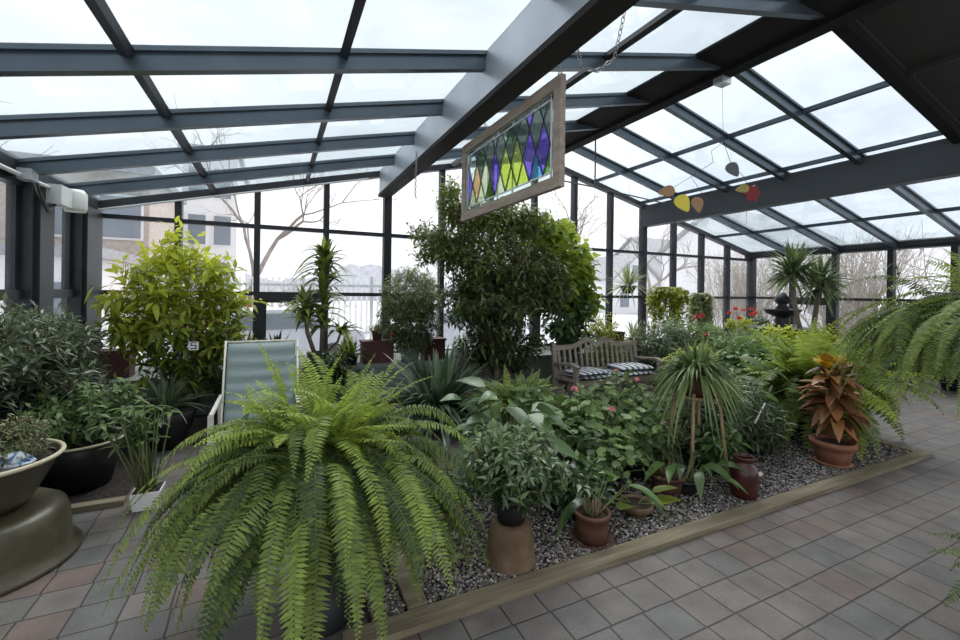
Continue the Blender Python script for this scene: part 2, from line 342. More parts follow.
def frond(F, R, base, az, el, L, bend, leafL, leafW, tone, step=.014, sway=0.):
    g = F.g; n = max(8, int(L/step)); ds = L/n; p = np.array(base, float); pts = [p.copy()]; tn = []
    for k in range(n):
        q = k/n; e = max(el-bend*q**1.1 if bend > 0 else el+bend*q**.62, -1.5); a = az+sway*q*q
        d = np.array([math.cos(e)*math.cos(a), math.cos(e)*math.sin(a), math.sin(e)]); p = p+d*ds; pts.append(p.copy()); tn.append(d)
    tn.append(tn[-1]); pts = np.array(pts); tn = np.array(tn)
    roll = g.normal(0, .35); sd0 = np.array([-math.sin(az+sway*.4), math.cos(az+sway*.4), 0.])
    up = np.cross(tn, sd0); up /= np.linalg.norm(up, axis=1, keepdims=True); up = -up if up[0] @ np.array([-math.cos(az), -math.sin(az), 1.5]) < 0 else up
    sd = sd0*math.cos(roll)+up*math.sin(roll); up = up*math.cos(roll)-sd0*math.sin(roll)
    s0 = max(2, int(n*.08)); k = np.arange(s0, n+1); q = k/n
    prof = np.minimum(1, .35+q*3.0)*np.clip((1-q)*3.2, .10, 1)**.7
    for sg in (-1, 1):
        d = sd[k]*sg+tn[k]*.22-up[k]*.10+g.normal(0, .09, (len(k), 3))
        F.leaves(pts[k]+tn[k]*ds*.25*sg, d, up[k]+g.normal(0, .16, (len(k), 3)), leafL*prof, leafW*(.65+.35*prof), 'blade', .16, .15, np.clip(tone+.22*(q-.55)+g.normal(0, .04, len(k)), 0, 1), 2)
    R.tube(pts[::max(1, n//10)], np.linspace(.0024, .0010, len(pts[::max(1, n//10)])), 3, False)
def fern(parent, z, nf, L, seed, mname='fern', leafL=.05, leafW=.015, up_frac=.3, tone=(.3, .9), az_range=None, cr=.07, bend=(1.7, 2.6), step=.014, uplen=(.45, .8), skirt=0):
    F = LF(seed); R = MB(); g = F.g
    for i in range(nf):
        az = g.uniform(*(az_range or (0, 2*PI))); q = (i+.5)/nf; oa = az+g.normal(0, .9); r = cr*math.sqrt(g.random())
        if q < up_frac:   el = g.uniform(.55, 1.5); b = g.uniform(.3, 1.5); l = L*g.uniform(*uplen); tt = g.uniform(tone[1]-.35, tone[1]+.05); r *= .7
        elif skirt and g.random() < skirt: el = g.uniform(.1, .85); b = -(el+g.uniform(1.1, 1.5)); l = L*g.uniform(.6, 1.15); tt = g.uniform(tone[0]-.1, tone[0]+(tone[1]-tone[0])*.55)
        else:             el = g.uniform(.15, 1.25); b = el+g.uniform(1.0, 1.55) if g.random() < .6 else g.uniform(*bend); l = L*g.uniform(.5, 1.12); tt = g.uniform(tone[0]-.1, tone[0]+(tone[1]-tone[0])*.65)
        base = (math.cos(oa)*r, math.sin(oa)*r, z+.04-.10*r/max(cr, .01)*(q >= up_frac)+g.normal(0, .01))
        frond(F, R, base, az, el, l, b, leafL*g.uniform(.75, 1.1), leafW, tt, step, g.normal(0, .5))
    F.build('fronds', M[mname], parent); R.build('frond_stems', M['stem'], parent, True)

def shrub(parent, lobes, n_tw, twl, per, LL, LW, seed, mname, prof='oval', droop=.2, tone=(.2, .8), zr=None, seg=2, fold=.3, upb=.35, stems=None, fill=.45, hang=0., name='foliage', twigs=True, smat='brownstem'):
    """lobes: (x,y,z,rx,ry,rz); twigs end across the lobes' outer shells, leaves alternate along them"""
    F = LF(seed); g = F.g; R = MB(); lb = np.array(lobes, float); wts = (lb[:, 3]*lb[:, 4]*lb[:, 5])**.75; wts /= wts.sum()
    zmin = (lb[:, 2]-lb[:, 5]).min(); zmax = (lb[:, 2]+lb[:, 5]).max()
    B, D, Nn, Ls, Ws, Tn = [], [], [], [], [], []
    idx = g.choice(len(lb), n_tw, p=wts); u = rdir(g, n_tw); rr = fill+(1.04-fill)*g.random(n_tw)**.6
    for i in range(n_tw):
        c = lb[idx[i], :3]; r = lb[idx[i], 3:]; e = c+u[i]*r*rr[i]
        d = u[i]*.8+np.array([0, 0, upb-hang])+g.normal(0, .3, 3); d /= np.linalg.norm(d); l = twl*g.uniform(.6, 1.3); st = e-d*l
        if twigs: R.tube([st, (st+e)/2+g.normal(0, .02*l, 3), e], [.004, .003, .0015], 3, False)
        _, a, b = frame_of(d)
        ph = g.random()*6
        for k in range(per):
            q = (k+.6)/per; an = ph+k*2.4; ld = a*math.cos(an)+b*math.sin(an); ld = ld+d*(.45+.5*(q > .85))+np.array([0, 0, .15-hang])
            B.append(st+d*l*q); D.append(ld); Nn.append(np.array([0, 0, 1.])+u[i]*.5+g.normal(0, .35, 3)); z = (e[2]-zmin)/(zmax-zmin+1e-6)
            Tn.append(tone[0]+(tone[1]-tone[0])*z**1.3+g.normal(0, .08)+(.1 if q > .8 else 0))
    n = len(B); sc = g.uniform(.65, 1.15, n)
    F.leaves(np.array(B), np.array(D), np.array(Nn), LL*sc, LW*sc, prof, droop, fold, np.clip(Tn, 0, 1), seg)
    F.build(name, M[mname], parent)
    if twigs: R.build('twigs', M[smat], parent, True)
def rosette(parent, c, n, L, Wd, seed, mname, el=(.1, 1.4), droop=(.3, .9), prof='strap', seg=7, fold=.25, tone=(.2, .8), name='leaves', F=None, r0=.02, spread=.0, build=True):
    F = F or LF(seed); g = F.g; az = g.uniform(0, 2*PI, n); e = g.uniform(el[0], el[1], n)
    d = np.stack([np.cos(e)*np.cos(az), np.cos(e)*np.sin(az), np.sin(e)], 1)
    b = np.array(c)+np.stack([np.cos(az)*r0, np.sin(az)*r0, g.uniform(-spread, spread, n)], 1)
    nr = np.stack([-np.sin(e)*np.cos(az), -np.sin(e)*np.sin(az), np.cos(e)], 1)+g.normal(0, .12, (n, 3))
    F.leaves(b, d, nr, L*g.uniform(.7, 1.1, n), Wd*g.uniform(.8, 1.15, n), prof, g.uniform(*droop, n)*np.cos(e*.7), fold, g.uniform(*tone, n), seg)
    if build: F.build(name, M[mname], parent)
    return F
def broadleaf(parent, c, n, H, LL, LW, seed, mname, spread=.5, prof='heart', droop=.35, tone=(.2, .8), el=(.7, 1.45), seg=5, name='leaves', smat='stem', r0=.03):
    F = LF(seed); g = F.g; R = MB()
    for i in range(n):
        az = g.uniform(0, 2*PI); e = g.uniform(*el); l = H*g.uniform(.5, 1.0); p0 = np.array(c)+np.array([math.cos(az), math.sin(az), 0])*r0
        d = np.array([math.cos(e)*math.cos(az), math.cos(e)*math.sin(az), math.sin(e)]); p2 = p0+d*l+np.array([math.cos(az), math.sin(az), 0])*spread*.15*g.random()
        pm = (p0+p2)/2+np.array([0, 0, .03*l]); R.tube([p0, pm, p2], [.005, .004, .0025], 4, False)
        a2 = az+g.normal(0, .4); ld = np.array([math.cos(a2), math.sin(a2), g.uniform(-.15, .55)]); k = g.uniform(.7, 1.1)
        F.leaves([p2], [ld], [np.array([0, 0, 1.])+g.normal(0, .25, 3)], LL*k, LW*k, prof, droop*g.uniform(.6, 1.3), .22, g.uniform(*tone), seg)
    F.build(name, M[mname], parent); R.build('stems', M[smat], parent, True)
def flowers(parent, pts, rad, mname, seed, name='flowers', npet=22, pr=.014):
    F = LF(seed); g = F.g
    for p in pts:
        d = rdir(g, npet, -.2, 1); F.discs(np.array(p)+d*rad*g.uniform(.6, 1, (npet, 1)), d+g.normal(0, .3, (npet, 3)), pr*g.uniform(.8, 1.3, npet), g.uniform(0, 1, npet), 6, .2, .15)
    return F.build(name, M[mname], parent)
def pot(parent, r1, r0, h, m, z=0, rim=.02, wall=.012, name='pot', soil=True, n=28, lip=.008):
    b = MB(); b.lathe([(r0*.55, z), (r0, z), (r0+(r1-r0)*.5, z+h*.5), (r1-lip*.3, z+h-rim), (r1+lip, z+h-rim), (r1+lip, z+h), (r1-wall, z+h), (r1-wall-.004, z+h-.03)], n, cap=False)
    b.lathe([(0.001, z), (r0*.55, z)], n, cap=False)
    o = b.build(name, M[m], parent, True)
    if soil:
        s_ = MB(); s_.lathe([(r1-wall-.003, z+h-.03), (r1*.5, z+h-.018), (.001, z+h-.012)], 20, cap=False); s_.build('soil', M['soil'], parent, True)
    return o

# ------------------------------------------------------------------ SETTING: the glazed hall
XL, XR, YB, XA = -2.28, 11.87, 7.5, 4.795
EAVE, PITCH = 2.70, .239
def roofz(x): return EAVE+PITCH*((x-XL) if x < XA else (XR-x))
fl = MB(); fl.box(-3.0, 12.4, -3.0, 8.0, -.12, 0); struct(fl.build('floor', M['paver']))
gr = MB(); gr.box(-120, 160, -20, 240, -.6, -.3); struct(gr.build('ground', M['snow']))
# low walls under the glass
b = MB(); b.box(XL-.06, XR+.06, YB, YB+.14, 0, .45); struct(b.build('wall_back', M['burgundy']))
b = MB(); b.box(XL-.14, XL, -.5, YB+.14, 0, .45); struct(b.build('wall_left', M['burgundy']))
b = MB(); b.box(XR, XR+.14, 2.2, YB+.14, 0, .45); struct(b.build('wall_right', M['frame']))
# house wall and solid ceiling the glass hall leans on, behind the camera to the right
b = MB(); b.poly([(XA+.1, 2.30, roofz(XA)+.12), (XR+.1, 2.30, roofz(XR)+.12), (XR+.1, -3, roofz(XR)+.12), (XA+.1, -3, roofz(XA)+.12)], (0, 0, -.14)); struct(b.build('ceiling', M['soffit']))
b = MB()
for x in (6.2, 7.6, 9.0): b.bar((x, -3, roofz(x)-.02), (x, 2.28, roofz(x)-.02), .05, .05)
trim(b, M['soffit'])
sp = (XR-XL)/14
# back wall mullions
for i in range(0, 15):
    x = XL+sp*i; w = .085; m = M['frame']
    if i in (4, 10): w = .13
    if i == 0: continue
    b = MB(); b.box(x-w/2, x+w/2, YB-.05, YB+.09, .45, roofz(x)-.05); trim(b, m)
# corner columns and left wall mullions
for y0, y1, dx in ((6.87, 7.5, .13), (5.68, 6.10, .13), (4.55, 5.02, .13), (3.45, 3.85, .13), (2.3, 2.7, .13)):
    b = MB(); b.box(XL-.05, XL+dx, y0, y1, .45, EAVE); b.box(XL+dx, XL+dx+.04, y0+.06, y1-.06, .45, EAVE-.1); trim(b, M['frame'])
ly = [7.5-1.04*k for k in range(7)]
for y in (6.46, 5.54, 4.52, 3.56, 2.6):
    b = MB(); b.box(XR-.05, XR+.09, y-.05, y+.05, .45, EAVE); trim(b, M['frame'])
b = MB(); b.box(XR-.08, XR+.09, YB-.08, YB+.09, .45, EAVE); trim(b, M['frame'])
def window(quad_panes, rails, gm='glass', name=None):
    _wn[0] += 1; o = struct(rails.build('window_%d' % _wn[0], M['frame']))
    for q in quad_panes: q.build('pane', M[gm], o)
def pane(P, d):
    b = MB(); b.poly(P, d); return b
# back wall windows, one per bay
for i in range(14):
    x0, x1 = XL+sp*i+.04, XL+sp*(i+1)-.04; xs = [x0, x1]
    rr = MB(); rr.box(x0, x1, YB-.03, YB+.07, 1.49, 1.55); rr.box(x0, x1, YB-.03, YB+.07, 2.53, 2.59); rr.box(x0, x1, YB-.03, YB+.07, .45, .52)
    if i in (2, 7, 11): rr.box(x0, x1, YB-.05, YB+.08, 1.38, 1.5); rr.box(x0, x0+.1, YB-.05, YB+.08, .5, 1.4)
    ps = [pane([(x0, YB+.02, .52), (x1, YB+.02, .52), (x1, YB+.02, 1.49), (x0, YB+.02, 1.49)], (0, .008, 0)),
          pane([(x0, YB+.02, 1.55), (x1, YB+.02, 1.55), (x1, YB+.02, 2.53), (x0, YB+.02, 2.53)], (0, .008, 0)),
          pane([(x0, YB+.02, 2.59), (x1, YB+.02, 2.59), (x1, YB+.02, roofz(x1)-.06), (x0, YB+.02, roofz(x0)-.06)], (0, .008, 0))]
    window(ps, rr)
edges_l = [7.0, 6.1, 5.68, 5.02, 4.55, 3.85, 3.45, 2.7, 2.3]
for a, c in ((6.10, 6.87), (5.02, 5.68), (3.85, 4.55), (2.7, 3.45)):
    rr = MB(); rr.box(XL-.03, XL+.07, a, c, 1.46, 1.56); rr.box(XL-.03, XL+.04, a, a+.07, 1.5, 2.64); rr.box(XL-.03, XL+.04, c-.07, c, 1.5, 2.64); rr.box(XL-.03, XL+.05, a, c, .45, .52); rr.box(XL-.03, XL+.06, a, c, 2.56, 2.66)
    ps = [pane([(XL+.01, a, z0), (XL+.01, c, z0), (XL+.01, c, z1), (XL+.01, a, z1)], (-.008, 0, 0)) for z0, z1 in ((.52, 1.46), (1.56, 2.56))]
    window(ps, rr)
ry = [7.42, 6.51, 6.41, 5.59, 5.49, 4.57, 4.47, 3.61, 3.51, 2.65]
for k in range(0, 10, 2):
    c, a = ry[k], ry[k+1]
    rr = MB(); rr.box(XR-.03, XR+.07, a, c, 1.50, 1.56); rr.box(XR-.03, XR+.07, a, c, .45, .52)
    if k == 2: rr.box(XR-.05, XR+.08, a, c, 1.38, 1.5); rr.box(XR-.05, XR+.08, a, a+.1, .5, 1.4)
    ps = [pane([(XR+.01, a, z0), (XR+.01, c, z0), (XR+.01, c, z1), (XR+.01, a, z1)], (.008, 0, 0)) for z0, z1 in ((.52, 1.50), (1.56, 2.62))]
    window(ps, rr)
# eave beams, conduits
b = MB(); b.box(XR-.16, XR+.1, 2.2, YB+.1, 2.60, 2.78); b.box(XR-.2, XR-.12, 2.2, YB, 2.66, 2.72); trim(b, M['frame'])
b = MB(); b.box(XL-.1, XL+.14, .2, YB+.1, 2.64, 2.78); trim(b, M['frame'])
b = MB(); b.bar((XL, YB-.02, roofz(XL)-.03), (XA, YB-.02, roofz(XA)-.03), .14, .10); b.bar((XA, YB-.02, roofz(XA)-.03), (XR, YB-.02, roofz(XR)-.03), .14, .10); trim(b, M['frame'])
b = MB(); b.tube([(XL+.1, YB-.12, roofz(XL+.1)-.11), (1.4, YB-.12, roofz(1.4)-.10)], .014, 8); trim(b, M['whitepipe'])
b = MB(); b.tube([(XL+.19, .4, 2.60), (XL+.19, 6.1, 2.60)], .02, 8); trim(b, M['whitepipe'])
# roof bars that climb to the ridge
rys = [7.5-1.04*k for k in range(1, 6)]
for y in rys+[1.26, .22]:
    b = MB(); y2 = y
    b.bar((XL, y, roofz(XL)-.05), (XA, y, roofz(XA)-.05), .07, .15); b.bar((XL, y, roofz(XL)-.0), (XA, y, roofz(XA)-.0), .13, .03); trim(b, M['roofbar'])
    if y > 2.2:
        b = MB(); b.bar((XA, y, roofz(XA)-.05), (XR, y, roofz(XR)-.05), .07, .15); b.bar((XA, y, roofz(XA)-.0), (XR, y, roofz(XR)-.0), .13, .03); trim(b, M['roofbar'])
# thin bars parallel with the ridge
for x in (-.83, .44, 2.92): 
    b = MB(); b.bar((x, -.2, roofz(x)-.02), (x, YB, roofz(x)-.02), .06, .06, (PITCH, 0, 1)); trim(b, M['frame'])
for x in (6.25, 7.62, 10.2):
    b = MB(); b.bar((x, 2.2, roofz(x)-.02), (x, YB, roofz(x)-.02), .06, .06); trim(b, M['roofbar'])
# main beams
b = MB(); b.box(1.60, 1.75, -1, YB-.06, 3.25, roofz(1.6)+.02); trim(b, M['beam'])
b = MB(); b.box(1.58, 1.78, -1, YB-.06, 3.20, 3.249); trim(b, M['beamfoot'])  # bottom of the steel beam, in a much darker colour than its sides
b = MB(); b.box(7.76, 7.90, 2.25, YB-.02, 3.186, roofz(7.9)+.0); b.box(7.73, 7.93, 2.25, YB-.02, 3.16, 3.185); trim(b, M['midbeam'])
b = MB(); b.box(4.16, 4.80, -1, YB-.06, 4.23, roofz(4.16)+.02); b.box(4.68, 4.86, -1, YB-.06, 4.18, 4.229); trim(b, M['darkbeam'])
b = MB(); b.bar((XA, 2.30, roofz(XA)-.02), (XR, 2.30, roofz(XR)-.02), .12, .22); trim(b, M['darkbeam'])
# roof glass: one skylight per bay between climbing bars, left slope then right slope
lx = [XL+.06, -.83, .44, 1.6, 2.92, XA]; rx = [XA, 6.25, 7.62, 9.0, 10.2, XR-.05]
yy = [YB]+rys+[1.26, .22]
def sky_bay(xs, y0, y1):
    rr = MB(); rr.bar((xs[0], y0-.035, roofz(xs[0])+.01), (xs[-1], y0-.035, roofz(xs[-1])+.01), .03, .03)
    ps = []
    for a, c in zip(xs[:-1], xs[1:]):
        ps.append(pane([(a, y1+.02, roofz(a)+.012), (c, y1+.02, roofz(c)+.012), (c, y0-.02, roofz(c)+.012), (a, y0-.02, roofz(a)+.012)], (0, 0, .008)))
    window(ps, rr, 'roofglass')
for k in range(len(yy)-1):
    sky_bay(lx, yy[k], yy[k+1])
    if yy[k+1] > 2.2: sky_bay(rx, yy[k], yy[k+1])
# planting beds, ledge and edging
b = MB(); b.box(XL, XR, 6.32, 6.42, 0, .459); b.box(XL, XR, 6.3, YB, .46, .50); b.box(XL, XL+.62, 3.3, 6.299, 0, .44); struct(b.build('trim_0', M['ledge']))
def plate(x0, x1, y0, y1, z, m, nm):
    nx, ny = int((x1-x0)/.08)+1, int((y1-y0)/.08)+1; g = np.random.default_rng(3)
    V = []; 
    for j in range(ny+1):
        for i in range(nx+1):
            e = i in (0, nx) or j in (0, ny)
            V.append((x0+(x1-x0)*i/nx, y0+(y1-y0)*j/ny, z+(0 if e else g.uniform(-.006, .012))))
    F = [(j*(nx+1)+i, j*(nx+1)+i+1, (j+1)*(nx+1)+i+1, (j+1)*(nx+1)+i) for j in range(ny) for i in range(nx)]
    return struct(link(nm, V, F, M[m], None, True))
plate(.42, 5.93, 2.02, 3.62, .012, 'mulch', 'ground')
plate(-1.66, -1.0, 4.02, 6.3, .02, 'mulch', 'ground')
plate(-1.0, 1.35, 5.2, 6.3, .02, 'mulch', 'ground')
plate(1.35, 11.8, 4.9, 6.3, .02, 'mulch', 'ground')
b = MB(); b.box(.30, 5.99, 1.93, 2.04, -.02, .035); trim(b, M['timber'])
b = MB(); b.box(.61, .71, 2.05, 2.95, -.02, .045); trim(b, M['timber'])
b = MB(); b.box(5.89, 5.98, 2.05, 3.65, -.02, .035); trim(b, M['timber'])
b = MB(); b.box(-1.62, -.98, 3.95, 4.03, -.02, .04); trim(b, M['timber'])
b = MB(); b.box(1.35, 3.3, 4.86, 4.93, -.02, .04); trim(b, M['timber'])
b = MB(); b.tube([(1.45+.1*k, 4.80+.03*math.sin(k*.9), .02) for k in range(14)], .012, 8); tag(b.build('garden_hose', mat('yellow_hose', (.42, .40, .16), .6), None, True), 'yellowish garden hose lying along the edge of the back bed', 'hose')
# gravel
def gravel():
    g = np.random.default_rng(11); n = 30000
    x = .44+(5.86-.44)*g.random(n)**1.25; y = 2.06+(3.6-2.06)*g.random(n)**1.35
    ok = ~((x > .60) & (x < .72) & (y < 2.97)); x, y = x[ok], y[ok]; n = len(x)
    r = g.uniform(.006, .0135, n)
    o = np.array([(1, 0, 0), (0, 1, 0), (-1, 0, 0), (0, -1, 0), (0, 0, 1.), (0, 0, -1)]); a = g.uniform(0, 6.28, n)
    V = o[None]*r[:, None, None]*g.uniform(.6, 1.25, (n, 6, 3)); c, s_ = np.cos(a)[:, None], np.sin(a)[:, None]
    V = np.stack([V[..., 0]*c-V[..., 1]*s_, V[..., 0]*s_+V[..., 1]*c, V[..., 2]*.7], -1)+np.stack([x, y, .018+g.uniform(0, .012, n)], 1)[:, None]
    f = np.array([(0, 1, 4), (1, 2, 4), (2, 3, 4), (3, 0, 4), (1, 0, 5), (2, 1, 5), (3, 2, 5), (0, 3, 5)])
    F = (np.arange(n)[:, None, None]*6+f[None]).reshape(-1, 3)
    ob = link('gravel', V.reshape(-1, 3).tolist(), F.tolist(), M['gravel']); ob['kind'] = 'stuff'; ob['label'] = 'mixed grey and white pea gravel filling the central bed'; ob['category'] = 'gravel'
gravel()
for i, (x, y, r, lab) in enumerate([(.98, 2.52, .075, 'flat pale grey stone lying on gravel left of the upturned clay pot')]):
    b = MB(); b.lathe([(r*.8, 0), (r, .012), (r*.9, .026), (r*.5, .03)], 9); o = b.build('stone', M['slate']); o.location = (x, y, .045); o.scale = (1.3, .7, 1); tag(o, lab, 'stone')
b = MB(); b.tube([(3.2, 1.15, 4.0-.25), (4.6, 1.35, 3.95)], .006, 6); b.tube([(3.2, 1.05, 3.75), (4.6, 1.25, 3.95)], .004, 6); trim(b, M['whitepipe'])
#@@OUTSIDE@@
# ------------------------------------------------------------------ OUTSIDE
def bare_tree(x, y, h, seed, label, r=.22, name='bare_tree', spreadf=.62, m='treebark', depth=6, z0=-.3, group=None):
    g = np.random.default_rng(seed); t = MB()
    def grow(p, d, l, r, k):
        n = 4; pts = [p]; q = p.copy(); dd = d.copy()
        for i in range(n):
            dd = dd+g.normal(0, .10, 3)+np.array([0, 0, .04]); dd /= np.linalg.norm(dd); q = q+dd*l/n; pts.append(q.copy())
        t.tube(pts, np.linspace(r, r*.68, n+1), 6 if k < 3 else 3, False)
        if k >= depth: return
        for i in range(2 if k < 1 else int(g.integers(2, 4))):
            _, u, v = frame_of(dd); a = g.uniform(0, 6.28); s_ = g.uniform(.4, .95)*spreadf/.62
            nd = dd+(u*math.cos(a)+v*math.sin(a))*s_; nd /= np.linalg.norm(nd)
            st = pts[-1] if i < 2 else pts[2]
            grow(np.array(st), nd, l*g.uniform(.62, .85), r*g.uniform(.5, .68), k+1)
    grow(np.array([x, y, z0-.1]), np.array([0, 0, 1.]), h*.26, r, 0)
    return tag(t.build(name, M[m], None, True), label, 'tree', group)
bare_tree(-1.0, 19.0, 9.5, 3, 'bare forked tree outside the back glass to the right of the brick building', .15, spreadf=.5)
bare_tree(-5.0, 11.5, 7, 4, 'bare spreading tree against the pale brick building at the left', .11)
bare_tree(8.3, 14.2, 7.0, 6, 'bare multi-branched tree outside between the big ficus and the white gabled house', .16, spreadf=.5)
bare_tree(13, 17, 9, 7, 'bare tree in front of the grey roof of the white house', .16, spreadf=.6)
bare_tree(20, 19, 9, 17, 'bare tree rising at the far right corner of the back glass', .17, spreadf=.6)
def bare_shrub(x, y, h, w, n, seed, label, group=None, name='bare_shrub'):
    g = np.random.default_rng(seed); t = MB()
    for i in range(n):
        a = g.uniform(0, 6.28); p = np.array([x+g.normal(0, w*.35), y+g.normal(0, w*.25), -.32]); d = np.array([math.cos(a)*g.uniform(.05, .25), math.sin(a)*g.uniform(.05, .25), 1.]); pts = [p]
        for k in range(6): d = d+g.normal(0, .16, 3); d /= np.linalg.norm(d); p = p+d*h/6*g.uniform(.7, 1.2); pts.append(p)
        t.tube(pts, np.linspace(.022, .004, 7), 3, False)
        for k in (2, 3, 4, 5):
            for _ in range(2):
                e = d+g.normal(0, .6, 3); e /= np.linalg.norm(e); q = pts[k]; t.tube([q, q+e*h*.12, q+e*h*.2+g.normal(0, .05, 3)], [.008, .005, .002], 3, False)
    return tag(t.build(name, M['twig'], None, True), label, 'shrub', group)
bare_shrub(15.6, 10.2, 3.6, 1.6, 130, 21, 'tan tangle of bare stems outside the right glass, beside the yucca')
bare_shrub(15.6, 6.7, 3.8, 1.6, 140, 22, 'tan tangle of bare stems outside the middle of the right glass')
bare_shrub(15.6, 3.2, 3.8, 1.6, 140, 23, 'tan tangle of bare stems outside the right glass, behind the large hanging fern')
bare_shrub(.9, 14.3, 2.3, 1.2, 50, 24, 'tan bare bush outside behind the tall dracaena')
bare_shrub(-2.6, 14.6, 2.6, 1.2, 45, 25, 'tan bare bush outside behind the lime-leaved shrub')
def wins(o, pts, w, h, n=(0, -1, 0), split=True, ax='x'):
    for (x, y, z) in pts:
        f = MB(); p = MB()
        if ax == 'x':
            f.box(x-w/2-.08, x+w/2+.08, y-.06, y+.02, z-.08, z+h+.08); p.box(x-w/2, x+w/2, y-.09, y-.05, z, z+h)
        else:
            f.box(x-.06, x+.02, y-w/2-.08, y+w/2+.08, z-.08, z+h+.08); p.box(x-.09, x-.05, y-w/2, y+w/2, z, z+h)
        fo = f.build('window', M['siding'], o); p.build('pane', M['winglass'], fo)
def building(name, label, x0, x1, y0, y1, h, wm, wlist, ww, wh, z0=-.4, roof=None, gable=None, rm='slateroof', porch=False):
    o = thing(name, label, 'building', ((x0+x1)/2, (y0+y1)/2, z0)); cx, cy = (x0+x1)/2, (y0+y1)/2; w, d = (x1-x0)/2, (y1-y0)/2
    b = MB(); b.box(-w, w, -d, d, 0, h)
    if gable == 'y': b.poly([(-w, -d, h), (w, -d, h), (0, -d, h+roof)], (0, 2*d, 0))
    if gable == 'x': b.poly([(-w, -d, h), (-w, d, h), (-w, 0, h+roof)], (2*w, 0, 0))
    b.build('wall', M[wm], o)
    if gable:
        r = MB(); e = .35
        for s_ in (-1, 1):
            if gable == 'y': r.poly([(0, -d-e, h+roof+.05), (s_*(w+e), -d-e, h-e*roof/w+.05), (s_*(w+e), -d-e, h-e*roof/w+.25), (0, -d-e, h+roof+.27)], (0, 2*(d+e), 0))
            else: r.poly([(-w-e, 0, h+roof+.05), (-w-e, s_*(d+e), h-e*roof/d+.05), (-w-e, s_*(d+e), h-e*roof/d+.25), (-w-e, 0, h+roof+.27)], (2*(w+e), 0, 0))
        r.build('roof', M[rm], o)
    else:
        r = MB(); r.box(-w-.2, w+.2, -d-.2, d+.2, h, h+.3); r.build('roof', M[rm], o)
    wins(o, [(x, -d, z) for x, z in wlist], ww, wh)
    return o
building('brick_building', 'tall pale brick building with rows of windows outside the left glass', -14, -4.3, 20, 26, 6.2, 'brick', [(x, z) for x in (-3.2, -.6, 2.0, 4.0) for z in (1.2, 3.8)], 1.2, 1.5)
building('apartment_building', 'grey apartment building with stacked windows behind the bare forked tree', -4.6, -2.0, 28, 36, 9.5, 'siding', [(x, z) for x in (-.6, .6) for z in (1.8, 4.4, 7.0)], .8, 1.6)
o = building('garage', 'low white garage with a dark door against the brick building', -9, -4.6, 15.6, 18.9, 2.8, 'siding', [(-1.6, .6), (1.4, .6)], 1.7, 1.5)
building('gabled_house', 'white gabled house outside, right of the big ficus', 28.6, 34.3, 31, 40, 3.5, 'siding', [(-1.5, .8), (1.5, .8), (0, 3.4)], 1.1, 1.4, z0=-.5, roof=2.2, gable='y')
building('long_house', 'long white house with a wide grey roof beyond the far corner', 34.9, 52, 30, 40, 4.4, 'siding', [(-7, 1), (-5.4, 1), (-2, 1), (1, 1), (4, 1), (6.5, 1)], 1.1, 1.5, z0=-.5, roof=3.6, gable='x')
building('white_cottage', 'white cottage with paired windows outside the right glass behind the yucca', 27, 36, 15.5, 24, 5.2, 'siding', [(-3, 1), (-1, 1), (1.2, 1), (3.2, 1), (-3, 3.4), (-1, 3.4), (1.2, 3.4)], 1.0, 1.3, z0=-.5, roof=2.6, gable='x')
def fence(x0, x1, y, h, label):
    o = thing('picket_fence', label, 'fence', (x0, y, -.3)); L_ = x1-x0
    b = MB()
    for k in range(int(L_/.2)): b.box(k*.2, k*.2+.07, -.02, .02, .1, h)
    b.build('pickets', M['siding'], o); b = MB(); b.box(0, L_, -.04, .04, .25, .33); b.box(0, L_, -.04, .04, h-.3, h-.22); b.build('rail', M['silver'], o)
    for k in range(int(L_/2.4)+1):
        b = MB(); b.box(k*2.4-.05, k*2.4+.05, -.05, .05, 0, h+.1); b.build('post', M['silver'], o)
fence(-1.5, 12.5, 16.5, 2.3, 'pale grey picket fence across the yard behind the dracaena')
b = MB(); g = np.random.default_rng(8); pts = []
for k in range(80):
    x = -20+k*1.6; pts.append((x, 78, -.3+5.0+1.6*math.sin(k*.35)+g.uniform(-.5, .6)))
b.poly([(pts[-1][0], 78, -.5), (pts[0][0], 78, -.5)]+pts, (0, 22, 0)); struct(b.build('hill', M['hill']))
def car(x, y, rz, m, label):
    o = thing('car', label, 'car', (x, y, -.3), rz); b = MB()
    side = [(-2.1, .3), (-2.15, .75), (-1.9, .92), (-1.15, 1.0), (-.65, 1.42), (.75, 1.45), (1.35, 1.02), (2.05, .9), (2.15, .6), (2.1, .3)]
    b.poly([(p, -.85, z) for p, z in side], (0, 1.7, 0)); b.build('body', M[m], o)
    b = MB(); b.poly([(p, -.87, z) for p, z in ((-1.0, 1.0), (-.6, 1.34), (.7, 1.37), (1.15, 1.02))], (0, 1.74, 0)); b.build('side_windows', M['winglass'], o)
    for wx in (-1.35, 1.35):
        for wy in (-.86, .70):
            b = MB(); n = 18; b.poly([(wx+.33*math.cos(2*PI*k/n), wy, .33+.33*math.sin(2*PI*k/n)) for k in range(n)], (0, .18, 0)); b.build('wheel', M['tyre'], o)
    for wy in (-.8, .5):
        b = MB(); b.box(-2.18, -2.1, wy, wy+.3, .65, .82); b.build('tail_light', M['lightred'], o)
car(-.2, 11.2, .1, 'carwhite', 'white car parked outside behind the tall dracaena')
car(4.9, 12.2, .1, 'carwhite', 'white car parked outside behind the small round ficus')
car(-1.9, 18.6, .1, 'carred', 'red car parked outside behind the lime-leaved shrub')
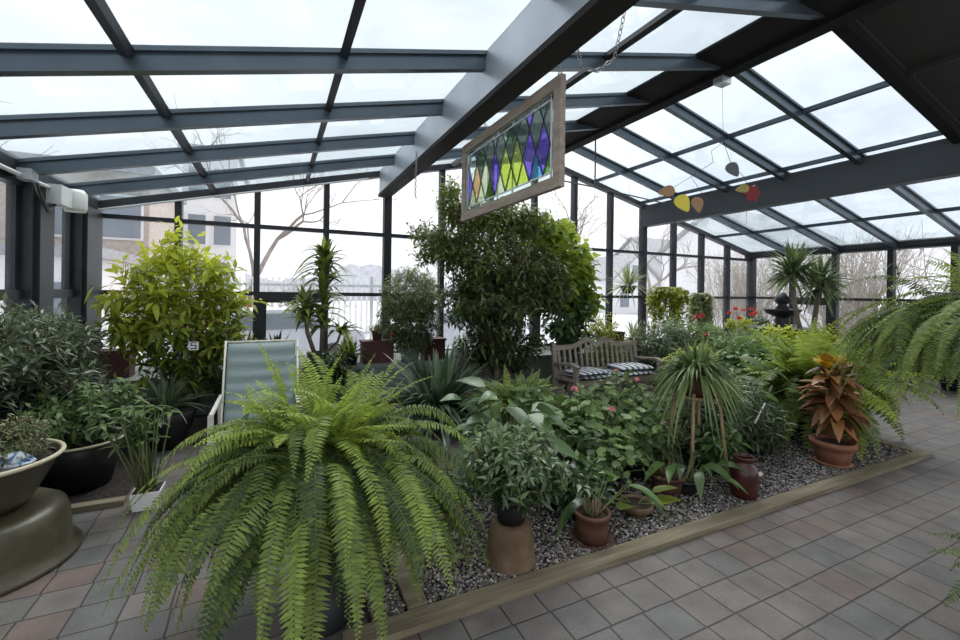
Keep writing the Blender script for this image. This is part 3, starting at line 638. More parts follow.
#@@OBJECTS@@
# ------------------------------------------------------------------ HANGING THINGS
def stained_glass():
    X, y0, y1, z0, z1 = 1.80, 2.47, 4.22, 2.34, 3.13
    o = thing('stained_glass_panel', 'stained glass panel of coloured diamonds in a silvered wooden frame hung below the steel beam', 'stained glass', (X, (y0+y1)/2, z0))
    hy = (y1-y0)/2; H = z1-z0; f = .085
    b = MB(); b.box(-.022, .022, -hy, hy, 0, f); b.box(-.022, .022, -hy, hy, H-f, H); b.box(-.022, .022, -hy, -hy+f, f, H-f); b.box(-.022, .022, hy-f, hy, f, H-f); b.build('frame', M['pane_frame'], o)
    cols = dict(clear=((.80, .88, .86), .05), smoke=((.36, .42, .40), .3), dkgreen=((.28, .38, .30), .3), purple=((.42, .36, .80), .3), blue=((.20, .42, .80), .3), navy=((.16, .24, .42), .3), lime=((.68, .80, .30), .3), amber=((.74, .62, .42), .3), green=((.36, .58, .26), .3), milk=((.78, .84, .68), .4), sky=((.30, .62, .85), .3))
    mats, names = [], list(cols)
    for k in names: mats.append(glassmat('stained_'+k, cols[k][0], cols[k][1], cols[k][0], .7))
    rnd = random.Random(4)
    yA, yB, zA, zB = -hy+f, hy-f, f, H-f; iy0, iy1, iz0, iz1 = yA+.05, yB-.05, zA+.045, zB-.045
    def clip(P, a, c, s_):   # keep s*(p[a]-c)>=0
        R = []
        for i in range(len(P)):
            p, q = P[i], P[(i+1) % len(P)]; dp, dq = s_*(p[a]-c), s_*(q[a]-c)
            if dp >= 0: R.append(p)
            if dp*dq < 0: t = dp/(dp-dq); R.append((p[0]+(q[0]-p[0])*t, p[1]+(q[1]-p[1])*t))
        return R
    G = MB(); mi = []; C = MB(); a_, h_ = .098, .205
    def piece(P, nm):
        n0 = len(G.f); G.poly([(-.003, y, z) for y, z in P], (.006, 0, 0)); mi.extend([names.index(nm)]*(len(G.f)-n0))
    nrow = 0
    for i in range(-1, 20):
        for j in range(-1, 5):
            cy = iy0+i*a_; cz = iz0+j*h_
            if (i+j) % 2: continue
            P = [(cy-a_, cz), (cy, cz-h_), (cy+a_, cz), (cy, cz+h_)]
            for ax, c, s_ in ((0, iy0, 1), (0, iy1, -1), (1, iz0, 1), (1, iz1, -1)):
                P = clip(P, ax, c, s_)
                if len(P) < 3: break
            if len(P) < 3: continue
            low = cz < iz0+h_*1.5
            nm = rnd.choice(['lime', 'purple', 'amber', 'green', 'milk', 'navy', 'blue', 'sky', 'lime', 'dkgreen', 'milk']) if low else rnd.choice(['smoke', 'dkgreen', 'smoke', 'dkgreen', 'smoke', 'clear', 'smoke', 'navy'])
            if not low and i == 3: nm = 'purple'
            piece(P, nm)
            for k in range(len(P)): 
                p, q = P[k], P[(k+1) % len(P)]; C.bar((0, p[0], p[1]), (0, q[0], q[1]), .011, .011, (1, 0, 0))
    for (ya, yb, za, zb) in ((yA, iy0, zA, zB), (iy1, yB, zA, zB), (iy0, iy1, zA, iz0), (iy0, iy1, iz1, zB)):
        piece([(ya, za), (yb, za), (yb, zb), (ya, zb)], 'clear')
        for p, q in (((ya, za), (yb, za)), ((yb, za), (yb, zb)), ((yb, zb), (ya, zb)), ((ya, zb), (ya, za))): C.bar((0, *p), (0, *q), .010, .006, (1, 0, 0))
    for y in (-hy+f+.62, 0.1): C.bar((.004, y, zA), (.004, y, zB), .010, .012, (1, 0, 0))
    link('coloured_glass', G.v, G.f, mats, o, False, None, mi); C.build('lead_came', M['lead'], o)
    for yy_ in (-hy+.04, hy-.55):
        b = MB(); b.tube([(0, yy_+.02*math.cos(k), H+.018+.02*math.sin(k)) for k in np.linspace(0, 6.28, 12)], .004, 5, False); b.build('hanging_eye', M['chain'], o)
stained_glass()
def chain(pts, label, name='hanging_chain', ln=.042, r=.0035):
    pts = [np.array(p, float) for p in pts]; b = MB(); seg = []; 
    for p, q in zip(pts[:-1], pts[1:]):
        n = max(1, int(np.linalg.norm(q-p)/(ln*.78)))
        for k in range(n): seg.append((p+(q-p)*k/n, p+(q-p)*(k+1)/n))
    for k, (p, q) in enumerate(seg):
        d, u, v = frame_of(q-p); s_ = u if k % 2 else v; c = (p+q)/2
        b.tube([c+d*math.cos(a)*ln/2+s_*math.sin(a)*ln*.28 for a in np.linspace(0, 2*PI, 11)], r, 4, False)
    return tag(b.build(name, M['chain'], None, True), label, 'chain')
chain([(1.80, 2.51, 3.16), (1.79, 2.51, 3.235)], 'short chain holding the near end of the stained glass panel')
chain([(1.81, 3.70, 3.16), (1.78, 3.70, 3.235)], 'short chain holding the far half of the stained glass panel')
chain([(1.50, 4.95, 3.26), (1.49, 4.95, 2.72), (1.5, 4.9, 2.68)], 'chain dangling from the left flank of the steel beam')
chain([(1.80, 2.32, 3.24), (1.86, 2.35, 3.13), (1.95, 2.30, 3.10), (2.03, 2.22, 3.17), (2.05, 2.15, 3.45)], 'looped chain hanging under the steel beam at the top edge of the photo')
# suspended rod beneath the ridge
o = thing('hanging_rod', 'thin dark horizontal rod hung from a vertical rod beside the stained glass panel', 'rod', (4.76, 5.62, 3.35))
b = MB(); b.tube([(0, 0, 0), (0, 0, .825)], .012, 8); b.build('drop_rod', M['wire'], o)
b = MB(); b.tube([(-.95, -.2, -.03), (0, 0, 0), (2.2, .45, .02)], .012, 8); b.build('cross_rod', M['wire'], o)
# mobile
def mobile():
    o = thing('hanging_mobile', 'wire mobile of metal leaves and one red flower hung from the ridge beam', 'mobile', (4.78, 3.40, 4.10))
    b = MB(); b.box(-.08, .08, -.06, .06, .0, .075); b.build('ceiling_hook_box', M['silver'], o)
    def W(px, py, dd=0): # local point lying in the mobile's own plane, from offsets (m) right and down
        px, py = px*1.19, py*1.1; return (px*.90+dd*.43, -px*.43+dd*.9, -py)
    b = MB(); b.tube([W(0, 0), W(.02, .62)], .0022, 4); b.tube([W(.02, .62), W(-.10, .72), W(-.08, .84), W(-.30, 1.0)], .003, 5); b.tube([W(.02, .62), W(.10, .85), W(.22, .98), W(.26, 1.06)], .003, 5)
    b.tube([W(-.62, 1.22), W(-.30, 1.0), W(-.15, 1.24), W(-.02, 1.26)], .003, 5); b.tube([W(.26, 1.06), W(.26, 1.5)], .002, 4); b.tube([W(-.50, 1.2), W(-.5, 1.7)], .0015, 4)
    b.build('wire_arms', M['wire'], o, True)
    def leaf(c, L_, w, ang, m, nm, dd=0):
        n = 14; pts = []
        for k in range(n):
            a = 2*PI*k/n; r = (1-.0*math.cos(a)); u = math.cos(a)*L_/2; v = math.sin(a)*w/2*(1-.55*math.cos(a)) 
            pts.append((c[0]+u*math.cos(ang)-v*math.sin(ang), c[1]+u*math.sin(ang)+v*math.cos(ang)))
        b = MB(); b.poly([W(x, y, dd) for x, y in pts], (0.003, -.006, 0)); q = b.build(nm, m, o); return q
    ye = mat('yellow_enamel', (.70, .58, .05), .5); br = mat('copper_brown', (.32, .19, .09), .5); ol = mat('olive_enamel', (.30, .27, .06), .5); gy = mat('grey_enamel', (.10, .11, .12), .5); rd = mat('red_enamel', (.22, .010, .014), .5, 0, (.18, .008, .012), 20)
    leaf((.12, .92), .17, .12, 1.0, gy, 'grey_leaf'); leaf((-.37, 1.29), .20, .14, 1.05, ye, 'yellow_leaf', .02); leaf((-.56, 1.17), .17, .11, 2.9, br, 'brown_leaf', -.03)
    leaf((-.22, 1.30), .17, .11, 1.4, br, 'tan_leaf', .03); leaf((.20, 1.13), .14, .08, 2.9, ol, 'olive_leaf', -.02)
    b = MB(); c = (.33, 1.16); b.poly([W(c[0]+(.075+.012*math.cos(6*a))*math.cos(a), c[1]+(.075+.012*math.cos(6*a))*1.15*math.sin(a), .05) for a in np.linspace(0, 2*PI, 48, endpoint=False)], (.005, -.012, 0)); b.build('red_flower', rd, o)
mobile()
# electric boxes on the left eave
o = thing('junction_box', 'white box with a rounded cover on the left eave beside the corner', 'electrical box', (-2.06, 6.0, 2.44))
b = MB(); b.box(-.07, .07, -.16, .12, 0, .20); b.build('housing', M['whitepipe'], o)
b = MB(); b.lathe([(.09, -.02), (.10, .02), (.10, .18), (.07, .22)], 16, c=(.06, .22, 0)); b.build('rounded_cover', M['white'], o, True)
b = MB(); b.tube([(0, -.1, 0), (.02, -.3, -.1), (.02, -.5, .05), (.03, -.6, .18)], .018, 8); b.build('hose', M['wire'], o, True)
b = MB(); b.box(-.05, .05, -.72, -.58, .12, .22); b.build('clip_box', M['silver'], o)

# ------------------------------------------------------------------ LEFT FOREGROUND
o = thing('upturned_pot', 'large olive-brown glazed pot turned upside down at the left edge', 'pot', (-1.50, 3.40, 0))
b = MB(); b.lathe([(.435, 0), (.445, .012), (.44, .028), (.40, .042), (.395, .10), (.385, .23), (.368, .285), (.335, .307), (.30, .312), (.001, .314)], 56, cap=False); b.build('pot', M['olive'], o, True)
o = thing('potted_herb', 'olive-brown planter of thin herbs standing on the large upturned pot', 'potted plant', (-1.52, 3.42, .316))
b = MB(); b.lathe([(.001, 0), (.21, 0), (.25, .06), (.32, .20), (.36, .275), (.365, .28), (.345, .28), (.33, .25)], 44, cap=False); b.build('pot', M['olive'], o, True)
b = MB(); b.tube([(.362*math.cos(a), .362*math.sin(a), .28) for a in np.linspace(0, 2*PI, 48)], .013, 8, False); b.build('rim', M['rope'], o, True)
b = MB(); b.lathe([(.34, .24), (.2, .255), (.001, .26)], 24, cap=False); b.build('soil', M['soil'], o, True)
shrub(o, [(0, 0, .34, .33, .33, .14), (.1, .1, .42, .2, .2, .1)], 420, .14, 8, .040, .013, 31, 'weep', tone=(.1, .5), hang=.1)
o = thing('wrapped_bundle', 'crumpled blue and white plastic bundle lying in the olive planter', 'bundle', (-1.36, 3.30, .60))
g = np.random.default_rng(3); V = []; 
b = MB(); b.lathe([(.01, -.11), (.05, -.09), (.055, 0), (.06, .07), (.03, .11), (.005, .12)], 14); v = np.array(b.v); v = v*(1+g.normal(0, .13, (len(v), 1))); v = v[:, [2, 0, 1]]; 
link('wrap', v.tolist(), b.f, mat('blue_white_plastic', (.60, .65, .72), .3, 0, (.12, .22, .38), 28, detail=2, lo=.52, hi=.6), o, False)
o = thing('leafy_plant', 'bright green heart-leaved plant at the left edge above the olive planter', 'plant', (-2.0, 3.45, .44))
pot(o, .12, .09, .16, 'black'); broadleaf(o, (0, 0, .14), 14, .38, .19, .12, 33, 'limebig', el=(.5, 1.3), tone=(.1, .5))
# dark shrub on left ledge
def dark_shrub():
    o = thing('dark_shrub', 'dense grey-green narrow-leaved shrub by the left glass', 'shrub', (-1.90, 4.75, .44))
    pot(o, .20, .16, .20, 'black')
    b = MB()
    for k in range(7): a = k*.9; b.tube([(.02*math.cos(a), .02*math.sin(a), .18), (.15*math.cos(a), .2*math.sin(a), .4), (.3*math.cos(a), .4*math.sin(a), .7)], [.012, .009, .005], 5)
    b.build('stems', M['bark'], o, True)
    shrub(o, [(0, 0, .66, .46, .62, .38), (-.1, -.5, .52, .36, .4, .34), (.05, .55, .60, .42, .42, .34), (.22, .1, .32, .36, .5, .28)], 760, .20, 9, .105, .029, 41, 'greygreen', 'lance', .15, (.15, .75), seg=2, fill=.35)
dark_shrub()
# black tubs with a pale rim
for (x, y, s_, lab, seed, mn) in ((-1.38, 4.42, 1, 'black tub with a pale rim and feathery green plant, just behind the small white pot', 51, 'geran'), (-.98, 5.25, .9, 'black tub of arching grassy plant at the back of the left bed', 52, 'greygreen')):
    o = thing('black_tub', lab, 'potted plant', (x, y, .03))
    b = MB(); b.lathe([(.001, 0), (.20*s_, 0), (.25*s_, .25*s_), (.28*s_, .36*s_), (.27*s_, .36*s_), (.25*s_, .33*s_)], 36, cap=False); b.build('tub', M['black'], o, True)
    if seed == 51: b = MB(); b.tube([(.285*math.cos(a), .285*math.sin(a), .36) for a in np.linspace(0, 2*PI, 40)], .010, 6, False); b.build('rim', M['rope'], o, True)
    b = MB(); b.lathe([(.255*s_, .33*s_), (.001, .34*s_)], 20, cap=False); b.build('soil', M['soil'], o, True)
    if seed == 51: shrub(o, [(-.08, -.02, .58, .38, .34, .24), (.12, .05, .62, .26, .3, .26)], 120, .22, 8, .085, .040, seed, mn, 'oval', .3, (.1, .6), fill=.3, smat='stem')
    else: rosette(o, (0, 0, .33), 110, .55, .022, seed, mn, (.4, 1.5), (.3, .8), tone=(.2, .8))
o = thing('potted_cane_plant', 'small square white pot of tall thin canes and divided leaves standing on the pavers', 'potted plant', (-.82, 3.88, 0))
b = MB(); b.quadbox([(-.075, -.075, 0), (.075, -.075, 0), (.075, .075, 0), (-.075, .075, 0), (-.09, -.09, .125), (.09, -.09, .125), (.09, .09, .125), (-.09, .09, .125)]); b.build('pot', M['white'], o)
b = MB(); b.box(-.08, .08, -.08, .08, .12, .129); b.build('soil', M['soil'], o)
b = MB(); g = np.random.default_rng(5); F = LF(55)
for k in range(26):
    p = np.array([g.uniform(-.05, .05), g.uniform(-.05, .05), .12]); e = p*np.array([1, 1, 0])*g.uniform(1, 2.5)+np.array([g.normal(-.05, .06), g.normal(0, .05), g.uniform(.45, .78)])
    b.tube([p, (p+e)/2+g.normal(0, .008, 3), e], .006, 4)
    for q in range(8):
        a = q*PI/4+g.random(); dd = np.array([math.cos(a), math.sin(a), g.uniform(-.1, .4)]); F.leaves([e], [dd], [(0, 0, 1)], .10*g.uniform(.7, 1.2), .030, 'lance', .3, .2, g.uniform(.1, .7), 3)
b.build('canes', M['stem'], o, True); F.build('leaves', M['geran'], o)
# tall bright shrub
o = thing('umbrella_tree', 'tall umbrella tree with lime-green new leaves in front of the left back glass', 'tree', (-1.02, 5.92, .03))
pot(o, .24, .18, .30, 'black')
b = MB()
for k, (dx, dy, h) in enumerate([(0, 0, 2.1), (.35, 0, 1.7), (-.3, .1, 1.6), (.12, .1, 1.9), (.5, -.1, 1.3), (-.15, -.1, 1.3)]):
    b.tube([(dx*.15, dy*.15, .28), (dx*.5, dy*.5, h*.45), (dx, dy, h)], [.018, .013, .006], 6)
b.build('stems', M['bark'], o, True)
shrub(o, [(-.02, 0, 2.0, .36, .26, .34), (.30, 0, 1.78, .34, .3, .28), (-.32, 0, 1.72, .28, .3, .24), (.02, 0, 1.52, .58, .45, .32), (.52, .05, 1.42, .34, .3, .24), (-.52, 0, 1.42, .22, .3, .12)], 150, .30, 7, .19, .056, 61, 'lime', 'lance', .25, (.35, 1.2), seg=4, fill=.45)
shrub(o, [(.05, -.05, 1.12, .60, .42, .38), (.45, -.1, 1.02, .3, .3, .3), (-.40, -.05, 1.1, .3, .3, .25), (.1, -.1, .75, .45, .35, .30)], 230, .24, 8, .16, .050, 62, 'lime', 'lance', .35, (.05, .5), seg=4, fill=.4, name='lower_foliage')

o = thing('plant_tag', 'small white tag with a dark mark hanging in the lower right of the umbrella tree', 'tag', (-.78, 5.48, .93))
b = MB(); b.box(-.045, .045, -.002, .002, 0, .09); b.build('card', M['white'], o)
b = MB(); b.box(-.028, .028, -.0035, -.0025, .012, .022); b.box(.016, .026, -.0035, -.0025, .022, .045); b.box(-.028, .026, -.0035, -.0025, .045, .055); b.box(-.028, -.018, -.0035, -.0025, .055, .075); b.box(-.028, .028, -.0035, -.0025, .075, .083); b.build('dark_mark', M['black'], o)
b = MB(); b.tube([(0, 0, .09), (0, .04, .25)], .0015, 3); b.build('string', M['wire'], o)
# sling chair
def sling_chair():
    o = thing('sling_chair', 'reclining garden chair with a pale sage padded sling and white frame', 'chair', (-.10, 4.15, 0))
    def bk(t): return np.array([0, .12+.30*t, .42+.665*t])
    V = []; F = []; n = 40; w = .285
    for i in range(n+1):
        t = i/n; p = bk(t); puff = .034*abs(math.sin(t*PI*6))
        for j, x in enumerate((-w, -w*.9, 0, w*.9, w)): V.append((x, p[1]-(puff if 0 < j < 4 else 0)-.0, p[2]+(puff*.3 if 0 < j < 4 else 0)))
        for j, x in enumerate((-w, w)): pass
    nb = len(V)
    for i in range(n+1):
        p = bk(i/n); V += [(-w, p[1]+.03, p[2]), (w, p[1]+.03, p[2])]
    for i in range(n):
        for j in range(4): a = i*5+j; F.append((a, a+1, a+6, a+5))
        a = nb+i*2; F += [(a+1, a, a+2, a+3), (i*5, (i+1)*5, a+2, a), (i*5+4, a+1, a+3, (i+1)*5+4)]
    F += [(0, nb, nb+1, 4), (n*5, n*5+4, nb+2*n+1, nb+2*n)]
    link('backrest', V, F, M['sling'], o, True)
    b = MB(); b.quadbox([(-w, -.42, .44), (w, -.42, .44), (w, .13, .40), (-w, .13, .40), (-w, -.42, .48), (w, -.42, .48), (w, .13, .44), (-w, .13, .44)]); b.build('seat', M['sling'], o)
    for s_ in (-1, 1):
        x = s_*(w+.018); b = MB(); b.tube([(x, .10, .36), (x, .12, .42), (x, .44, 1.11)], .010, 8); b.tube([(x, -.44, .44), (x, .12, .40)], .014, 8); b.build('side_rail', M['cream'], o, True)
        b = MB(); b.box(x+s_*.0-.028, x+.028+s_*.03, -.42, .26, .635, .66); b.build('armrest', M['cream'], o)
        b = MB(); b.box(x+s_*.02-.018, x+s_*.02+.018, -.40, -.365, 0, .64); b.build('leg', M['cream'], o)
        b = MB(); b.bar((x+s_*.02, .22, .64), (x+s_*.02, .34, 0), .034, .034, (1, 0, 0)); b.build('leg', M['cream'], o)
    b = MB(); b.tube([(-w-.018, .435, 1.10), (w+.018, .435, 1.10)], .009, 8); b.build('top_rail', M['cream'], o, True)
sling_chair()
# big Boston fern
o = thing('boston_fern', 'huge arching fern filling the foreground, its fronds trailing to the pavers', 'fern', (.22, 2.24, 0))
b = MB(); b.lathe([(.001, 0), (.16, 0), (.17, .02), (.12, .10), (.10, .40), (.13, .46)], 28, cap=False); b.lathe([(.13, .46), (.001, .46)], 20, cap=False); b.build('pedestal', M['black'], o, True)
b = MB(); b.lathe([(.001, .462), (.15, .462), (.20, .60), (.225, .74), (.235, .78), (.215, .78), (.20, .74)], 32, cap=False); b.build('pot', M['black'], o, True)
b = MB(); b.lathe([(.205, .745), (.001, .76)], 20, cap=False); b.build('soil', M['soil'], o, True)
fern(o, .82, 450, .74, 71, 'fern', .050, .0160, .17, (.06, .95), cr=.27, bend=(2.2, 3.2), step=.0150, uplen=(.42, .72), skirt=.7)

# ------------------------------------------------------------------ CENTRAL BED
o = thing('upturned_clay_pot', 'weathered ochre clay pot standing upside down near the timber edging', 'pot', (1.27, 2.20, .02))
b = MB(); b.lathe([(.148, 0), (.152, .012), (.144, .02), (.138, .10), (.126, .185), (.116, .222), (.095, .236), (.001, .238)], 40, cap=False); b.build('pot', M['clay'], o, True)
o = thing('potted_dwarf_schefflera', 'bushy small-leaved plant in a black pot on top of the upturned clay pot', 'potted plant', (1.27, 2.20, .260))
pot(o, .105, .08, .15, 'black', lip=.005)
b = MB(); g = np.random.default_rng(9)
for k in range(12): a = k*.55; b.tube([(.03*math.cos(a), .03*math.sin(a), .13), (.10*math.cos(a), .10*math.sin(a), .26), (.22*math.cos(a*1.3), .22*math.sin(a*1.3), .42)], [.007, .005, .003], 5)
b.build('stems', M['stem'], o, True)
shrub(o, [(0, .0, .38, .31, .28, .20), (.08, 0, .24, .27, .24, .14), (-.12, 0, .30, .24, .2, .14), (.22, 0, .26, .18, .2, .14)], 400, .13, 8, .072, .024, 81, 'schef', 'lance', .2, (.0, .8), seg=3, fill=.35, smat='stem')
o = thing('peace_lily', 'broad glossy-leaved plant rising behind the bushy plant on the clay pot', 'plant', (1.60, 2.80, .01))
pot(o, .13, .10, .2, 'black'); broadleaf(o, (0, 0, .18), 46, .70, .27, .13, 82, 'broadblue', prof='lance', droop=.45, el=(1.0, 1.5), tone=(.2, .9), seg=6)
o = thing('small_fern', 'round soft feathery fern at the back of the central bed beneath the ficus', 'fern', (2.10, 3.50, .01))
pot(o, .14, .11, .40, 'black'); fern(o, .42, 220, .58, 83, 'fern2', .050, .018, .6, (.25, .8), cr=.15, bend=(1.0, 1.8), step=.016)
o = thing('pothos_vine', 'trailing vine stem with a few green leaves on the gravel left of the clay pot', 'plant', (1.0, 2.3, .03))
b = MB(); P_ = [(-.12, .28, .02), (-.05, .12, .015), (.02, .0, .02), (.12, -.05, .015), (.18, .02, .05), (.16, .08, .16)]; b.tube(P_, .004, 5); b.build('stem', M['stem'], o, True)
F = LF(3)
for p, a in zip(P_, (2, .5, 3.2, 5, .4, 1)): F.leaves([p], [(math.cos(a), math.sin(a), .3)], [(0, 0, 1)], .09, .055, 'heart', .3, .25, .4, 4)
F.build('leaves', M['geran'], o)
o = thing('potted_seedling', 'small terracotta pot with thin wispy plant beside the big fern', 'potted plant', (1.10, 2.70, .02))
pot(o, .085, .068, .17, 'terracotta'); shrub(o, [(0, 0, .24, .12, .12, .09)], 22, .08, 5, .05, .018, 84, 'geran', seg=2)
o = thing('potted_amaryllis', 'terracotta pot on a saucer with long strap leaves and yellowing stalks', 'potted plant', (1.85, 2.17, .02))
b = MB(); b.lathe([(.001, 0), (.118, 0), (.135, .022), (.128, .024), (.11, .01), (.001, .01)], 32, cap=False); b.build('saucer', M['terradark'], o, True)
pot(o, .112, .098, .175, 'terradark', z=.012)
b = MB(); g = np.random.default_rng(14)
for k in range(11): a = g.uniform(0, 6.3); b.tube([(.04*math.cos(a), .04*math.sin(a), .16), (.055*math.cos(a), .055*math.sin(a), .22+.08*g.random())], .006, 5)
b.build('bulb_stalks', M['straw'], o, True)
broadleaf(o, (0, 0, .16), 9, .26, .26, .070, 85, 'broad', prof='lance', droop=.75, el=(.7, 1.35), tone=(.1, .8), seg=7)
o = thing('bowl_planter', 'shallow grey-brown bowl with dark soil and one wide leaf on the gravel', 'potted plant', (2.36, 2.30, .02))
b = MB(); b.lathe([(.001, 0), (.07, 0), (.115, .05), (.125, .085), (.112, .085), (.10, .07)], 30, cap=False); b.build('bowl', M['clay'], o, True)
b = MB(); b.lathe([(.107, .07), (.001, .075)], 20, cap=False); b.build('soil', M['soil'], o, True)
broadleaf(o, (0, .02, .07), 5, .12, .22, .12, 86, 'lime', prof='heart', droop=.2, el=(.3, 1.0), tone=(.0, .35))
o = thing('potted_bulbs', 'low terracotta pot of dry straw stubs in front of the wooden plant stand', 'potted plant', (2.86, 2.46, .02))
pot(o, .125, .10, .14, 'terradark'); rosette(o, (0, 0, .13), 60, .12, .010, 87, 'straw', (.2, 1.5), (.1, .5), seg=3, name='dry_stubs', r0=.05)
def round_leaf_plant(x, y, h, w, n, seed, nm, label, cat='plant', flow=None, fm='pinkpetal', mn='geran', R=.038, pr=.10, z=.01, pm='black'):
    o = thing(nm, label, cat, (x, y, z)); pot(o, pr, pr*.8, pr*1.5, pm)
    F = LF(seed); g = F.g; S_ = MB(); top = pr*1.4
    for k in range(n):
        u = rdir(g, 1, -.3, 1)[0]; p = np.array([0, 0, top+h*.45])+u*np.array([w, w, h*.55])*g.uniform(.35, 1.25)
        if p[2] < top*.7: p[2] = top*.7+.03
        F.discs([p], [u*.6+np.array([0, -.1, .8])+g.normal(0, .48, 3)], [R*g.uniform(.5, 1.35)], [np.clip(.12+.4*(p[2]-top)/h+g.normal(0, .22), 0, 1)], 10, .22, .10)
        if k % 3 == 0: S_.tube([(u[0]*.03, u[1]*.03, top), (p[0]*.45, p[1]*.45, top+(p[2]-top)*.6), tuple(p)], [.005, .004, .002], 4, False)
    F.build('leaves', M[mn], o); S_.build('stems', M['stem'], o, True)
    if flow:
        for (dx, dy, dz) in flow:
            b = MB(); b.tube([(dx*.6, dy*.6, dz-.22), (dx, dy, dz)], .003, 4); st = b.build('flower_stalk', M['stem'], o, True); flowers(st, [(dx, dy, dz)], .024, fm, seed+int(dz*100), 'flower_head')
    return o
round_leaf_plant(2.42, 2.95, .50, .34, 330, 91, 'geranium', 'leafy pink-flowered geranium nearest the big glossy plant', 'geranium', [(-.15, -.05, .78), (.12, -.20, .62)])
round_leaf_plant(2.98, 3.15, .62, .36, 340, 92, 'geranium', 'geranium with two pink flower heads in front of the bench', 'geranium', [(-.02, 0, .84), (.16, -.08, .76)])
round_leaf_plant(2.38, 2.60, .34, .27, 240, 93, 'scented_geranium', 'low dense round-leaved plant behind the grey-brown bowl', 'geranium', R=.034)
round_leaf_plant(2.1, 3.3, .58, .34, 170, 94, 'begonia', 'tall cream-flowered plant with wide flat leaves in front of the bench cushions', 'plant', [(.0, -.1, .72)], 'whitepetal', 'geran', .062)
round_leaf_plant(2.86, 2.78, .42, .27, 240, 95, 'ivy_geranium', 'low green plant in shade under the wooden plant stand', 'geranium', R=.036)
o = thing('cast_iron_plant', 'long broad-leaved plant with arching leaves left of the red jar', 'plant', (2.98, 2.40, .01))
pot(o, .10, .08, .12, 'black'); broadleaf(o, (0, 0, .10), 20, .26, .23, .090, 96, 'broad', prof='lance', droop=.55, el=(.55, 1.4), tone=(.15, .75), seg=6)
o = thing('umbrella_seedling', 'dark leafy plant in shade between the amaryllis and the clay pot', 'plant', (1.92, 2.62, .01))
pot(o, .10, .08, .14, 'black'); broadleaf(o, (0, 0, .12), 16, .38, .20, .10, 97, 'broad', prof='lance', droop=.3, el=(.8, 1.5), tone=(.1, .6))
round_leaf_plant(3.72, 2.98, .44, .32, 260, 301, 'leafy_plant', 'green leafy plant in shade right behind the wooden plant stand', R=.034, z=.01)
round_leaf_plant(3.45, 3.42, .40, .32, 260, 302, 'leafy_plant', 'green leafy plant at the back edge of the bed behind the plant stand', R=.036)
for (x, y, h, w, sd, mn, LL, LW, lab) in ((3.12, 2.80, .36, .26, 303, 'weep', .075, .020, 'wispy narrow-leaved plant growing between the legs of the plant stand'),
                                  (3.62, 2.56, .26, .22, 304, 'broad', .11, .045, 'low glossy plant at the right foot of the plant stand'),
                                  (2.62, 3.28, .44, .30, 305, 'geran', .07, .045, 'leafy plant between the two pink geraniums'),
                                  (1.98, 2.42, .26, .20, 306, 'schef', .09, .035, 'low dark leafy plant right of the clay pot'),
                                  (4.35, 2.70, .34, .26, 307, 'greygreen', .12, .022, 'narrow-leaved plant at the left foot of the croton'),
                                  (5.25, 2.45, .24, .24, 308, 'deep', .10, .03, 'dark low plant in the shade of the bright fern')):
    o = thing('leafy_plant', lab, 'plant', (x, y, .01)); pot(o, .09, .07, .12, 'black'); shrub(o, [(0, 0, h, w, w*.9, h*.6), (0, 0, h*.6, w, w*.9, h*.4)], 170, .12, 7, LL, LW, sd, mn, 'oval', .3, (.0, .75), seg=2, fill=.3, smat='stem')
# plant stand + spider plant
def plant_stand():
    c = (3.34, 2.58); o = thing('plant_stand', 'pale rattan plant stand with splayed legs on the gravel', 'plant stand', (*c, .02))
    for k in range(4):
        a = k*PI/2+.55; b = MB(); b.tube([(.17*math.cos(a), .17*math.sin(a), .74), (.25*math.cos(a), .25*math.sin(a), 0)], .014, 8); b.build('leg', M['bamboo'], o, True)
    for r, z, nm in ((.185, .70, 'top_ring'),):
        b = MB(); b.tube([(r*math.cos(a), r*math.sin(a), z) for a in np.linspace(0, 2*PI, 32)], .012, 8, False); b.build(nm, M['bamboo'], o, True)
    b = MB(); b.lathe([(.001, .68), (.175, .68), (.175, .70), (.001, .70)], 28, cap=False); b.build('shelf', M['bamboo'], o, True)
    p = thing('spider_plant', 'potted spider plant with arching striped leaves on the rattan stand', 'potted plant', (*c, .722))
    pot(p, .15, .11, .20, 'terradark'); rosette(p, (0, 0, .20), 420, .44, .024, 98, 'spider', (.0, 1.5), (.5, 1.5), seg=8, tone=(.1, .9), r0=.06)
    F = LF(99); R = MB(); g = F.g
    for k in range(7):
        a = g.uniform(0, 6.3); R.tube([(.1*math.cos(a), .1*math.sin(a), .22), (.28*math.cos(a), .28*math.sin(a), .28), (.33*math.cos(a), .33*math.sin(a), 0), (.34*math.cos(a), .34*math.sin(a), -.3)], .0022, 4)
        e = g.uniform(-.2, 1.3, 16); z = g.uniform(0, 6.3, 16); d = np.stack([np.cos(e)*np.cos(z), np.cos(e)*np.sin(z), np.sin(e)], 1)
        F.leaves(np.tile([.34*math.cos(a), .34*math.sin(a), -.3], (16, 1)), d, np.tile([0, 0, 1.], (16, 1)), .17, .010, 'strap', .5, .2, g.uniform(0, .8, 16), 5)
    F.build('plantlets', M['spider'], p); R.build('runners', M['pale'], p, True)
plant_stand()
o = thing('ceramic_jar', 'glossy oxblood jar with a narrow neck on the gravel', 'jar', (3.34, 2.15, .02))
b = MB(); b.lathe([(.001, 0), (.085, 0), (.098, .03), (.102, .18), (.095, .235), (.066, .265), (.062, .285), (.076, .305), (.078, .315), (.062, .315), (.052, .29), (.08, .22), (.001, .2)], 40, cap=False); b.build('jar_body', M['redglaze'], o, True)
b = MB(); b.lathe([(.001, 0), (.026, 0), (.026, .002), (.001, .003)], 16, cap=False); q = b.build('pale_label', M['cream'], o); q.rotation_euler = (PI/2, 0, -.35); q.location = (.052, -.090, .20); q.scale = (1, .7, 1)
